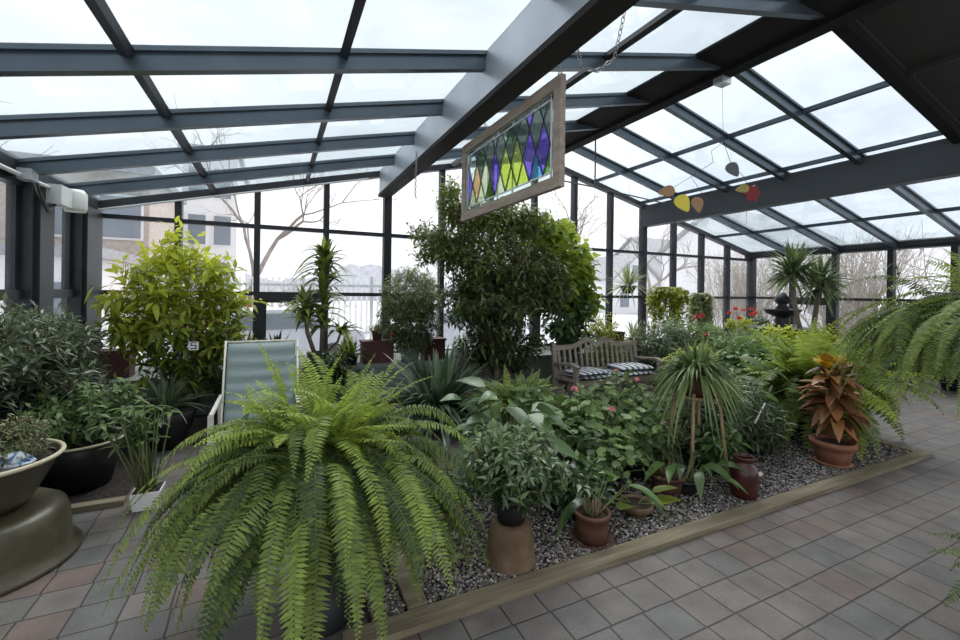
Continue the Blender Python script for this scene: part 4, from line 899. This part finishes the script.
o = thing('bushy_planter', 'big dark brown pot of glossy narrow-leaved foliage right of the plant stand', 'potted plant', (4.02, 2.86, .01))
pot(o, .22, .17, .30, 'browndark'); shrub(o, [(0, -.05, .52, .54, .44, .26), (-.15, -.05, .28, .44, .36, .20), (.22, -.1, .34, .46, .38, .22)], 460, .18, 8, .12, .024, 101, 'greygreen', 'lance', .25, (.1, .8), seg=3, fill=.3, smat='stem')
b = MB(); b.bar((-.02, -.34, .42), (.10, -.36, .60), .016, .006, (0, 1, 0)); tag(b.build('plant_tag', M['white']), 'white plastic plant tag stuck among the leaves left of the croton', 'tag').location = (4.02, 2.82, .0)
o = thing('leafy_arum', 'lime and green broad-leaved plant between the spider plant and the croton', 'plant', (4.55, 3.2, .01))
pot(o, .16, .12, .24, 'black'); broadleaf(o, (0, 0, .22), 40, .72, .26, .13, 102, 'geran', prof='heart', droop=.35, el=(.6, 1.5), tone=(.1, .9), seg=5)
# croton
o = thing('potted_croton', 'bronze croton with a yellow crown in an orange terracotta pot', 'potted plant', (4.76, 2.22, .02))
b = MB(); b.lathe([(.001, 0), (.135, 0), (.15, .02), (.15, .028), (.001, .028)], 30, cap=False); b.build('saucer', M['terracotta'], o, True)
pot(o, .170, .125, .20, 'terracotta', z=.028, rim=.05, lip=.012, wall=.02)
b = MB(); b.tube([(0, 0, .25), (.01, 0, .5), (-.03, 0, .8), (-.05, 0, .98)], [.016, .014, .011, .007], 7); b.tube([(.0, 0, .3), (.06, .02, .5), (.07, .0, .7)], [.010, .009, .006], 6); b.build('stem', M['bark'], o, True)
F = LF(103)
for (dx, z, n, L_, e) in ((.03, .44, 12, .22, (-.6, .1)), (.04, .53, 22, .27, (-.3, .3)), (.02, .63, 28, .27, (-.3, .5)), (-.02, .73, 28, .25, (-.1, .6)), (-.04, .82, 26, .22, (.1, .9))): rosette(o, (dx, 0, z), n, L_*1.05, .098, 0, 'croton', (e[0]-.2, e[1]+.2), (.0, .75), 'oval', 5, .35, (.0, .95), F=F, spread=.10, build=False)
F.build('bronze_leaves', M['croton'], o); F = LF(104)
rosette(o, (-.06, 0, .90), 26, .19, .075, 0, 'crotony', (.25, 1.4), (.0, .4), 'oval', 5, .3, (.0, 1), F=F, spread=.03, build=False); F.build('yellow_leaves', M['crotony'], o)
# bright fern behind croton
o = thing('polypody_fern', 'wide bright green fern sprawling behind the bronze croton', 'fern', (5.62, 2.78, .01))
pot(o, .22, .18, .34, 'browndark'); b = MB(); b.lathe([(.10, .34), (.09, .40), (.08, .42), (.001, .42)], 14, cap=False); b.build('root_crown', M['bark'], o)
fern(o, .46, 210, 1.0, 105, 'fern', .13, .042, .5, (.2, .9), cr=.2, bend=(1.2, 2.2), step=.034, uplen=(.6, .95))
# ------------------------------------------------------------------ BENCH
def bench():
    x0, x1, y0, y1 = 3.60, 5.20, 4.58, 5.10; o = thing('garden_bench', 'weathered teak bench with a wavy camel-back crest behind the pink flowers', 'bench', ((x0+x1)/2, (y0+y1)/2, 0)); hw, hd = (x1-x0)/2, (y1-y0)/2
    for s_ in (-1, 1):
        x = s_*(hw-.03)
        b = MB(); b.box(x-.03, x+.03, -hd, -hd+.06, 0, .62); b.build('leg', M['wood'], o)
        b = MB(); b.poly([(x-.03, hd-.06, 0), (x-.03, hd, 0), (x-.03, hd, .42), (x-.03, hd+.06, .86), (x-.03, hd+.02, .87), (x-.03, hd-.05, .42)], (.06, 0, 0)); b.build('leg', M['wood'], o)
        b = MB(); b.poly([(x-.04, -hd-.03, .615), (x-.04, -hd+.1, .645), (x-.04, hd, .60), (x-.04, hd, .575), (x-.04, -hd+.1, .615), (x-.04, -hd-.02, .59)], (.08, 0, 0)); b.build('armrest', M['wood'], o)
        b = MB(); b.box(x-.02, x+.02, -hd+.05, hd-.05, .14, .19); b.build('stretcher', M['wood'], o)
    b = MB()
    for k in range(6): y = -hd+.02+k*.088; b.box(-hw+.02, hw-.02, y, y+.068, .385, .41)
    b.build('seat_slats', M['wood'], o)
    b = MB(); b.poly([(-hw+.06, -hd+.01, .33), (-hw+.06, -hd+.01, .39), (hw-.06, -hd+.01, .39), (hw-.06, -hd+.01, .33)]+[(hw-.06-(2*hw-.12)*t, -hd+.01, .33+.02*math.sin(PI*t)) for t in np.linspace(.05, .95, 12)], (0, .03, 0)); b.build('front_apron', M['wood'], o)
    b = MB(); b.box(-hw+.05, hw-.05, hd-.05, hd-.02, .42, .48); b.build('lower_back_rail', M['wood'], o)
    def crest(t):  # camel back: rises to twin humps with a dip in the middle
        return .80+.10*math.exp(-((abs(t)-.24)/.20)**2)-.02*math.exp(-(t/.09)**2)
    n = 40; out_ = [(-hw+.05+(2*hw-.1)*k/n, hd+.03, crest(2*k/n-1)+.035) for k in range(n+1)]+[(-hw+.05+(2*hw-.1)*k/n, hd+.03, crest(2*k/n-1)-.035) for k in range(n, -1, -1)]
    b = MB()
    for k in range(n):
        xa, za = out_[k][0], out_[k][2]; xb, zb = out_[k+1][0], out_[k+1][2]; b.quadbox([(xa, hd+.015, za-.07), (xb, hd+.015, zb-.07), (xb, hd+.05, zb-.07), (xa, hd+.05, za-.07), (xa, hd+.015, za), (xb, hd+.015, zb), (xb, hd+.05, zb), (xa, hd+.05, za)])
    b.build('crest_rail', M['wood'], o)
    for k in range(15):
        x = -hw+.11+(2*hw-.22)*k/14; b = MB(); z1 = crest(x/hw)-.02; b.quadbox([(x-.02, hd-.045, .46), (x+.02, hd-.045, .46), (x+.02, hd-.03, .46), (x-.02, hd-.03, .46), (x-.02, hd+.02, z1), (x+.02, hd+.02, z1), (x+.02, hd+.035, z1), (x-.02, hd+.035, z1)]); b.build('back_slat', M['wood'], o)
    b = MB(); b.box(-.03, .03, -hd+.03, -hd+.09, 0, .38); b.build('centre_leg', M['wood'], o); b = MB(); b.box(-hw+.05, hw-.05, -.02, .02, .14, .18); b.build('long_stretcher', M['wood'], o)
    cx, cy = (x0+x1)/2, (y0+y1)/2
    def cushion(x, y, z, w, d, h, rz, tilt, lab):
        n = 18; V = []; F = []
        for sgn in (1, -1):
            for j in range(n+1):
                for i in range(n+1):
                    u, v_ = 2*i/n-1, 2*j/n-1; e = (1-abs(u)**5)*(1-abs(v_)**5); tuft = 1-.16*(math.cos(u*PI*2)*math.cos(v_*PI*2)+1)/2
                    V.append((u*w/2*(1-.04*v_*v_), v_*d/2*(1-.04*u*u), sgn*h/2*max(e, 0)**.5*tuft+h/2))
        m = (n+1)**2
        for s_ in range(2):
            for j in range(n):
                for i in range(n): a = s_*m+j*(n+1)+i; q = (a, a+1, a+n+2, a+n+1); F.append(q if s_ == 0 else q[::-1])
        c = link('seat_cushion', V, F, M['stripe'], None, True); c.location = (x, y, z); c.rotation_euler = (tilt, 0, rz); tag(c, lab, 'cushion', 'striped bench cushions'); return c
    cushion(cx-.34, cy-.02, .412, .68, .46, .060, 0, 0, 'navy and white striped cushion lying flat on the left half of the bench')
    cushion(cx+.34, cy-.02, .412, .68, .46, .060, 0, 0, 'navy and white striped cushion lying flat on the right half of the bench')
    cushion(cx-.42, cy-.04, .474, .54, .42, .055, .12, 0, 'striped cushion stacked on top at the left end of the bench')
    cushion(cx+.40, cy+.0, .474, .60, .42, .07, -.10, 0, 'striped cushion stacked on top at the right end of the bench')
bench()
# ------------------------------------------------------------------ BACK BED
o = thing('clivia', 'dark strap-leaved clump on the floor beneath the round ficus', 'plant', (1.80, 4.92, .03))
rosette(o, (0, 0, .16), 300, 1.0, .066, 111, 'strap', (.05, 1.45), (.25, .75), seg=7, tone=(.1, .9), r0=.12); b = MB(); b.lathe([(.16, 0), (.13, .16), (.001, .2)], 16, cap=False); b.build('crown', M['soil'], o)
o = thing('weeping_fig', 'small weeping fig clipped into a tall ball on the ledge', 'tree', (1.92, 6.55, .50))
pot(o, .16, .13, .22, 'silver'); b = MB(); b.tube([(0, 0, .2), (.02, 0, .5), (-.02, 0, .9)], [.022, .018, .01], 7); b.build('trunk', M['bark'], o, True)
shrub(o, [(0, -.05, 1.02, .50, .44, .48), (-.03, -.05, .66, .50, .42, .46), (.0, -.05, .34, .34, .3, .26)], 1500, .14, 9, .058, .021, 112, 'weep', 'oval', .3, (.1, .8), seg=2, fill=.5, hang=.25, fold=.2)
def ficus():
    o = thing('ficus_tree', 'big multi-stemmed ficus tree at the centre, reaching up under the roof', 'tree', (2.85, 5.45, .03)); b = MB(); g = np.random.default_rng(6)
    for k, (dx, dy) in enumerate([(-.12, 0), (.02, .05), (.12, -.02), (.22, .06), (-.02, -.08)]):
        b.tube([(dx, dy, 0), (dx*1.3, dy*1.2, .6), (dx*2.2+g.normal(0, .05), dy*1.5, 1.2), (dx*3.5, dy*2, 2.1)], [.045, .040, .032, .012], 8)
    b.build('trunk', M['bark'], o, True)
    b = MB()
    for k in range(26):
        a = g.uniform(0, 6.3); z = g.uniform(.8, 1.6); r = g.uniform(.5, .95); b.tube([(0, 0, z), (r*.5*math.cos(a), r*.4*math.sin(a), z+.35), (r*math.cos(a), r*.7*math.sin(a), z+.7)], [.014, .009, .004], 5)
    b.build('branches', M['bark'], o, True)
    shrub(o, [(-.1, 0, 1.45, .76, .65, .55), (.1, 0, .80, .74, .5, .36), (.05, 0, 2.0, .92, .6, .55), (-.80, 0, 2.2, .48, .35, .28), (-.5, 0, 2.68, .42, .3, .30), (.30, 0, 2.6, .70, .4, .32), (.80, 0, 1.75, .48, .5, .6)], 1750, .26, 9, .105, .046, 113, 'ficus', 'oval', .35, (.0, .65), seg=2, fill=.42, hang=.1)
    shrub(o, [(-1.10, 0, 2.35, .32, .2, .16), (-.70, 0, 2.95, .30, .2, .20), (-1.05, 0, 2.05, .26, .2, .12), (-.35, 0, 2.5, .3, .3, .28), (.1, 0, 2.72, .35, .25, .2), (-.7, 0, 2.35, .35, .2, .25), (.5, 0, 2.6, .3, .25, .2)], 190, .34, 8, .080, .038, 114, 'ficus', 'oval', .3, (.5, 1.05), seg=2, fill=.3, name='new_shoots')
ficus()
o = thing('fig_tree', 'taller lime-green round-leaved tree just right of the big ficus', 'tree', (4.28, 5.70, .03))
b = MB(); b.tube([(0, 0, 0), (.02, 0, .9), (.0, 0, 1.7), (-.1, 0, 2.5)], [.03, .026, .02, .008], 7); b.tube([(0, 0, .5), (.2, 0, 1.2), (.25, 0, 1.9)], [.02, .014, .006], 6); b.build('trunk', M['bark'], o, True)
shrub(o, [(-.05, 0, 1.95, .58, .42, .58), (-.32, 0, 2.55, .45, .35, .26), (.15, 0, 1.5, .45, .38, .4)], 280, .26, 6, .15, .13, 115, 'limebig', 'heart', .3, (.15, .95), seg=3, fill=.4, fold=.15)
shrub(o, [(-.05, -.1, 1.2, .50, .4, .35), (.0, -.1, .85, .42, .36, .3)], 110, .22, 6, .15, .09, 116, 'broadblue', 'heart', .35, (.0, .6), seg=3, fill=.4, name='lower_foliage')
o = thing('leafy_bush', 'light green bush at the foot of the lime-green tree behind the bench', 'shrub', (5.2, 5.9, .03))
pot(o, .18, .15, .3, 'black'); shrub(o, [(-.1, 0, .95, .46, .4, .36), (.1, 0, .6, .5, .4, .3)], 200, .2, 8, .075, .035, 117, 'lime', 'oval', .3, (.1, .7), seg=2, fill=.4)
# dracaena and ledge plants at the left
o = thing('dracaena', 'tall cornstalk dracaena with tufts of striped leaves in front of the back glass', 'plant', (.56, 6.40, .50))
pot(o, .15, .12, .22, 'black'); b = MB(); b.tube([(.04, 0, .2), (.05, 0, .6), (.06, 0, 1.35)], [.032, .03, .022], 8); b.tube([(-.05, 0, .2), (-.15, 0, .5), (-.18, 0, .78)], [.03, .028, .02], 8); b.tube([(.08, 0, .2), (.25, 0, .35), (.3, 0, .5)], [.02, .018, .015], 8); b.build('canes', M['bark'], o, True)
F = LF(121)
for (x, z, n, L_) in ((.06, 1.55, 20, .42), (.06, 1.40, 34, .48), (.05, 1.22, 30, .50), (.05, 1.02, 26, .46), (-.18, .82, 30, .46), (-.18, .66, 24, .45), (.06, .82, 22, .42), (.30, .5, 24, .38), (.05, .6, 24, .40)):
    rosette(o, (x, 0, z), n, L_, .082, 0, 'drac', (.1, 1.45), (.3, .9), 'lance', 7, .3, (.0, .9), F=F, spread=.06, build=False)
F.build('leaves', M['drac'], o)
def small_rosette(x, y, z, n, L_, w, mn, seed, nm, label, pm='black', el=(.2, 1.5), dr=(.2, .6), prof='lance', pr=.10, cat='plant'):
    o = thing(nm, label, cat, (x, y, z)); pot(o, pr, pr*.8, pr*1.4, pm); rosette(o, (0, 0, pr*1.35), n, L_, w, seed, mn, el, dr, prof, 6, .3, (.05, .9)); return o
small_rosette(-.35, 6.62, .50, 26, .50, .055, 'drac', 122, 'snake_plant', 'upright striped plant on the ledge behind the sling chair', el=(.3, 1.5), dr=(.1, .5))
small_rosette(.95, 6.62, .50, 22, .42, .05, 'drac', 123, 'young_dracaena', 'small dracaena on the ledge just right of the tall one')
small_rosette(.02, 6.55, .50, 30, .45, .06, 'deep', 124, 'dark_foliage_plant', 'dark broad-leaved plant at the foot of the tall dracaena')
small_rosette(-.85, 6.6, .50, 30, .42, .05, 'deep', 320, 'foliage_plant', 'dark leafy plant on the ledge at the right foot of the umbrella tree')
small_rosette(1.02, 6.52, .50, 26, .36, .07, 'drac', 321, 'foliage_plant', 'dark leafy plant on the ledge just left of the burgundy box')
for (x, y, z, seed, lab) in ((.62, 6.0, .03, 125, 'dark leafy bush on the floor right behind the sling chair'), (-.4, 6.02, .03, 126, 'dark leafy bush on the floor left behind the sling chair')):
    o = thing('leafy_bush', lab, 'shrub', (x, y, z)); pot(o, .15, .12, .2, 'black'); shrub(o, [(0, 0, .5, .42, .22, .28)], 130, .2, 7, .11, .045, seed, 'deep', 'lance', .3, (.2, .9), seg=3, fill=.3)
for (x, w, lab) in ((-1.85, .55, 'burgundy window box on the ledge behind the umbrella tree'), (1.42, .46, 'burgundy box on the ledge below the small potted succulent'), (2.32, .34, 'burgundy box on the ledge between the weeping fig and the silver pots'), (6.05, .5, 'burgundy box on the ledge behind the right end of the bench')):
    o = thing('planter_box', lab, 'planter', (x, 6.62, .50)); b = MB(); b.box(-w/2, w/2, -.12, .12, 0, .32); b.box(-w/2-.015, w/2+.015, -.135, .135, .30, .335); b.build('box', M['burgundy'], o)
o = thing('potted_succulent', 'tiny brown pot of pale green succulent on the burgundy box', 'potted plant', (1.42, 6.62, .838)); pot(o, .085, .065, .14, 'browndark'); shrub(o, [(0, 0, .18, .14, .12, .08)], 50, .06, 6, .045, .016, 127, 'pale', seg=2, tone=(0, .5))
for (x, y, seed, lab) in ((2.78, 6.50, 128, 'galvanised pot on the ledge left of the ficus trunks'), (3.45, 6.50, 129, 'galvanised pot on the ledge behind the ficus trunks')):
    o = thing('metal_pot', lab, 'potted plant', (x, y, .50)); pot(o, .15, .12, .20, 'silver'); rosette(o, (0, 0, .18), 26, .28, .03, seed, 'pale', (.4, 1.5), (.1, .5), 'lance', 5)
o = thing('window_stool', 'low white bench board between the two galvanised pots', 'shelf', (3.1, 6.85, .50)); b = MB(); b.box(-.25, .25, -.14, .14, .06, .10); b.box(-.24, -.2, -.12, .12, 0, .06); b.box(.2, .24, -.12, .12, 0, .06); b.build('board', M['white'], o)
# hanging baskets by the back glass
def basket(x, y, z, seed, mn, label, nm='hanging_basket', trail=.75, w=.24, kind='vine'):
    o = thing(nm, label, 'hanging plant', (x, y, z)); top = roofz(x)-z-.13
    b = MB(); b.lathe([(.001, -.12), (.09, -.12), (.15, 0), (.16, .02), (.14, .02)], 20, cap=False); b.build('pot', M['black'], o, True)
    b = MB()
    for k in range(3): a = k*2.09; b.tube([(.15*math.cos(a), .15*math.sin(a), .02), (0, 0, .45)], .002, 3)
    b.tube([(0, 0, .45), (0, 0, top)], .002, 3); b.build('hanger_wires', M['wire'], o)
    if kind == 'vine':
        F = LF(seed); g = F.g; R = MB()
        for k in range(54):
            a = g.uniform(0, 6.3); r = w*g.uniform(.6, 1.1); l = trail*g.uniform(.2, 1); n = int(l/.035)+3; pts = [np.array([0, 0, .03]), np.array([r*.7*math.cos(a), r*.7*math.sin(a), .12])]
            for q in range(n): pts.append(np.array([r*math.cos(a+q*.03), r*math.sin(a+q*.03), .06-l*q/n])+g.normal(0, .012, 3))
            R.tube(pts, .0022, 3, False); P_ = np.array(pts[1:]); P_ = np.repeat(P_, 2, 0); d = rdir(g, len(P_), -.5, .4)
            F.leaves(P_, d, np.stack([d[:, 0]*.3, d[:, 1]*.3-.2, np.ones(len(P_))], 1), .075, .052, 'heart', .35, .2, g.uniform(.1, .95, len(P_)), 3)
        F.build('vines', M[mn], o); R.build('vine_stems', M['stem'], o, True)
    else: rosette(o, (0, 0, .02), 120, .62, .028, seed, mn, (-.3, 1.5), (.1, .6), 'strap', 6, .2, (.1, .9))
basket(7.50, 6.5, 1.62, 131, 'lime', 'hanging basket of ivy trailing in front of the back glass', trail=1.05, w=.36)
basket(8.5, 6.5, 1.50, 132, 'pale', 'narrower basket of pale trailing vines to the right of the ivy basket', trail=1.0, w=.22)
basket(6.28, 6.4, 1.72, 133, 'palespider', 'hanging spider plant with spiky pale leaves right of the ficus', 'hanging_spider_plant', kind='spider')
small_rosette(6.75, 6.7, .50, 70, .55, .026, 'pale', 134, 'yellow_spiky_plant', 'yellowish spiky plant on the ledge below the hanging spider plant', el=(.0, 1.5), pr=.12)
small_rosette(7.3, 6.7, .50, 40, .45, .03, 'pale', 135, 'striped_grass', 'small pale striped plant on the ledge left of the ivy trails', el=(.0, 1.5))
# flowering plants
def flowering(x, y, z, seed, nm, label, fm, fl, L_=.30, pm='white', pr=.14, mn='geran', n=90, cat='flowering plant', h=.35):
    o = thing(nm, label, cat, (x, y, z)); pot(o, pr, pr*.75, pr*1.5, pm); t0 = pr*1.4
    shrub(o, [(0, 0, t0+h*.4, L_, L_*.8, h*.6)], n, .12, 7, .07, .05, seed, mn, 'heart', .2, (.2, .9), seg=3, fill=.4, smat='stem', fold=.15)
    for k, (dx, dy, dz) in enumerate(fl): 
        b = MB(); b.tube([(dx*.5, dy*.5, t0+.05), (dx, dy, dz)], .0035, 4); q = b.build('flower_stalk', M['stem'], o, True); flowers(q, [(dx, dy, dz)], .055, fm, seed+k, 'flower_head', 26, .022)
flowering(9.95, 6.5, .55, 141, 'geranium', 'orange-red geranium in a white pot on the right part of the ledge', 'orangepetal', [(-.45, 0, .62), (-.25, -.1, .50), (.05, 0, .68), (.38, 0, .70), (.50, 0, .60), (-.38, -.1, .72), (.2, -.1, .58)], .42, mn='lime')
flowering(10.75, 6.55, .55, 142, 'geranium', 'dusty green geranium behind the fountain', 'whitepetal', [(.1, 0, .5)], .34, 'browndark', mn='greygreen')
for (x, y, pr, lab, mn) in ((9.15, 6.55, .16, 'brown pot with yellow-green plant left of the white geranium pot', 'lime'), (9.62, 6.42, .10, 'small tan pot in front of the white geranium pot', 'pale')):
    o = thing('brown_pot', lab, 'potted plant', (x, y, .50)); pot(o, pr, pr*.75, pr*1.3, 'terradark' if pr > .12 else 'terracotta'); shrub(o, [(0, 0, pr*1.6, pr*1.2, pr, pr*.8)], 40, .1, 6, .06, .03, int(x*10), mn, seg=2)
# mass of plants in front of the right ledge
mass = [
 (5.95, 5.35, .62, .48, 'greygreen', .10, .030, 'bushy dark plant directly behind the right end of the bench', 'lance'),
 (6.75, 5.4, .66, .5, 'geran', .085, .05, 'bright green bush below the red tulip-like blooms', 'heart'),
 (5.75, 4.45, .46, .42, 'lime', .085, .035, 'light green bush beside the right arm of the bench', 'oval'),
 (6.7, 4.3, .58, .5, 'geran', .10, .05, 'green bush directly behind the spider plant', 'oval'),
 (7.9, 5.5, .56, .5, 'weep', .07, .03, 'grey-green bush beneath the narrower vine basket', 'oval'),
 (7.7, 4.3, .60, .55, 'lime', .10, .055, 'yellow-green bush behind the leafy arum', 'heart'),
 (8.9, 5.5, .50, .5, 'weep', .08, .03, 'soft grey-green bush in front of the brown pots', 'oval'),
 (5.9, 3.75, .50, .42, 'broad', .15, .07, 'glossy broad-leaved bush between the spider plant and the bright fern', 'heart'),
 (8.9, 4.0, .60, .55, 'lime', .11, .05, 'yellow-green bush in front of the fountain', 'lance'),
 (10.9, 4.3, .62, .6, 'greygreen', .14, .03, 'spiky grey-green bush by the right glass beneath the yucca', 'lance'),
 (10.6, 3.2, .72, .7, 'weep', .11, .03, 'loose grey-green bush by the right glass next to the hanging fern', 'lance')]
for i, (x, y, h, w, mn, LL, LW, lab, prof) in enumerate(mass):
    o = thing('leafy_bush', lab, 'shrub', (x, y, .02)); pot(o, .17, .13, .24, 'black'); w *= 1.2; h *= 1.18; shrub(o, [(0, 0, h, w, w*.85, h*.55), (0, -.1, h*.55, w*.9, w*.7, h*.4)], 340, .2, 8, LL, LW, 200+i, mn, prof, .3, (.1, .85), seg=2 if LL < .1 else 3, fill=.35, smat='stem')
flowering(6.75, 5.05, .02, 143, 'geranium', 'tall bright red geranium blooming behind the spider plant', 'redpetal', [(-.02, 0, .86), (.38, .5, 1.14), (.56, .5, 1.16)], .34, 'black', n=60, h=.55)
# fountain
o = thing('fountain', 'black cast-iron tiered fountain by the far right glass', 'fountain', (9.62, 5.42, .02))
b = MB(); b.lathe([(.001, 0), (.40, 0), (.42, .06), (.30, .10), (.13, .16), (.10, .40), (.12, .60), (.16, .66)], 32, cap=False); b.build('pedestal', M['iron'], o, True)
b = MB(); b.lathe([(.16, .64), (.40, .72), (.60, .80), (.63, .84), (.58, .84), (.35, .78), (.12, .74)], 36, cap=False); b.build('lower_basin', M['iron'], o, True)
b = MB(); b.lathe([(.15, .75), (.18, .82), (.12, .90), (.15, .98), (.12, 1.04)], 24, cap=False); b.build('column', M['iron'], o, True)
b = MB(); b.lathe([(.10, 1.03), (.26, 1.10), (.34, 1.17), (.34, 1.20), (.28, 1.19), (.10, 1.14)], 30, cap=False); b.build('upper_basin', M['iron'], o, True)
b = MB(); b.lathe([(.09, 1.14), (.13, 1.22), (.08, 1.28), (.14, 1.34), (.15, 1.40), (.10, 1.45), (.06, 1.50), (.001, 1.53)], 20, cap=False); b.build('finial', M['iron'], o, True); o.scale = (1.0, 1.0, 1.08)
# yucca
o = thing('yucca', 'tall yucca with two spiky heads on bare trunks by the right glass', 'tree', (9.50, 4.80, .02))
pot(o, .22, .17, .3, 'terradark'); b = MB(); b.tube([(.05, 0, .28), (.05, 0, 1.0), (.24, 0, 1.80)], [.06, .05, .04], 8); b.tube([(-.08, 0, .28), (-.3, .1, 1.1), (-.42, .15, 1.75)], [.05, .045, .035], 8); b.build('trunk', M['bark'], o, True)
F = LF(151)
for (x, z) in ((.26, 1.84), (-.46, 2.04)):
    rosette(o, (x, .1 if x < 0 else 0, z), 190, .66, .050, 0, 'yucca', (-.65, 1.45), (.05, .45), 'strap', 5, .25, (.0, .95), F=F, spread=.12, r0=.04, build=False)
F.build('leaves', M['yucca'], o)
# ------------------------------------------------------------------ RIGHT FOREGROUND FERNS
o = thing('hanging_fern', 'large hanging fern with long drooping fronds at the right edge', 'hanging fern', (3.34, .82, 1.57))
b = MB(); b.lathe([(.001, -.20), (.11, -.20), (.16, -.06), (.175, 0), (.155, 0)], 26, cap=False); b.build('pot', M['black'], o, True)
b = MB()
for k in range(3): a = k*2.09; b.tube([(.16*math.cos(a), .16*math.sin(a), 0), (0, 0, .55)], .002, 3)
b.tube([(0, 0, .55), (0, 0, roofz(3.34)-1.57)], .002, 3); b.build('hanger_wires', M['wire'], o)
fern(o, 0, 560, .68, 161, 'fern', .036, .0115, .05, (.1, .95), cr=.24, bend=(2.4, 3.3), step=.0125, uplen=(.3, .5), skirt=.96)
o = thing('boston_fern', 'small fern whose tips enter the lower right corner', 'fern', (2.90, .56, 0))
pot(o, .14, .11, .42, 'browndark'); fern(o, .42, 60, .40, 162, 'fern2', .05, .014, .2, (.3, .7), cr=.06, bend=(1.0, 1.9))
# climbing vine on the right glass
o = thing('climbing_vine', 'thin dark-leaved vine climbing the right glass above the hanging fern', 'vine', (11.70, 4.3, .46)); R = MB(); F = LF(171); g = F.g
pts = [np.array([0, .2-.16*k+g.normal(0, .04), k*.17+(.3 if k else 0)]) for k in range(6)]+[np.array([0, -.75-.18*k, 1.55+.16*k]) for k in range(4)]
p2 = [np.array([0, .05, 0.])]+[np.array([0, .05+g.normal(0, .03), .4+k*.2]) for k in range(8)]
for P_ in (pts, p2):
    R.tube(P_, .006, 4); Q = np.repeat(np.array(P_[2:]), 2, 0)+g.normal(0, .06, (2*len(P_)-4, 3))*np.array([.3, 1, 1]); d = rdir(g, len(Q), -.6, .6); F.leaves(Q, d, np.tile([-.5, 0, 1.], (len(Q), 1)), .13, .07, 'oval', .3, .2, g.uniform(0, .5, len(Q)), 3)
F.build('leaves', M['deep'], o); R.build('stems', M['brownstem'], o, True)
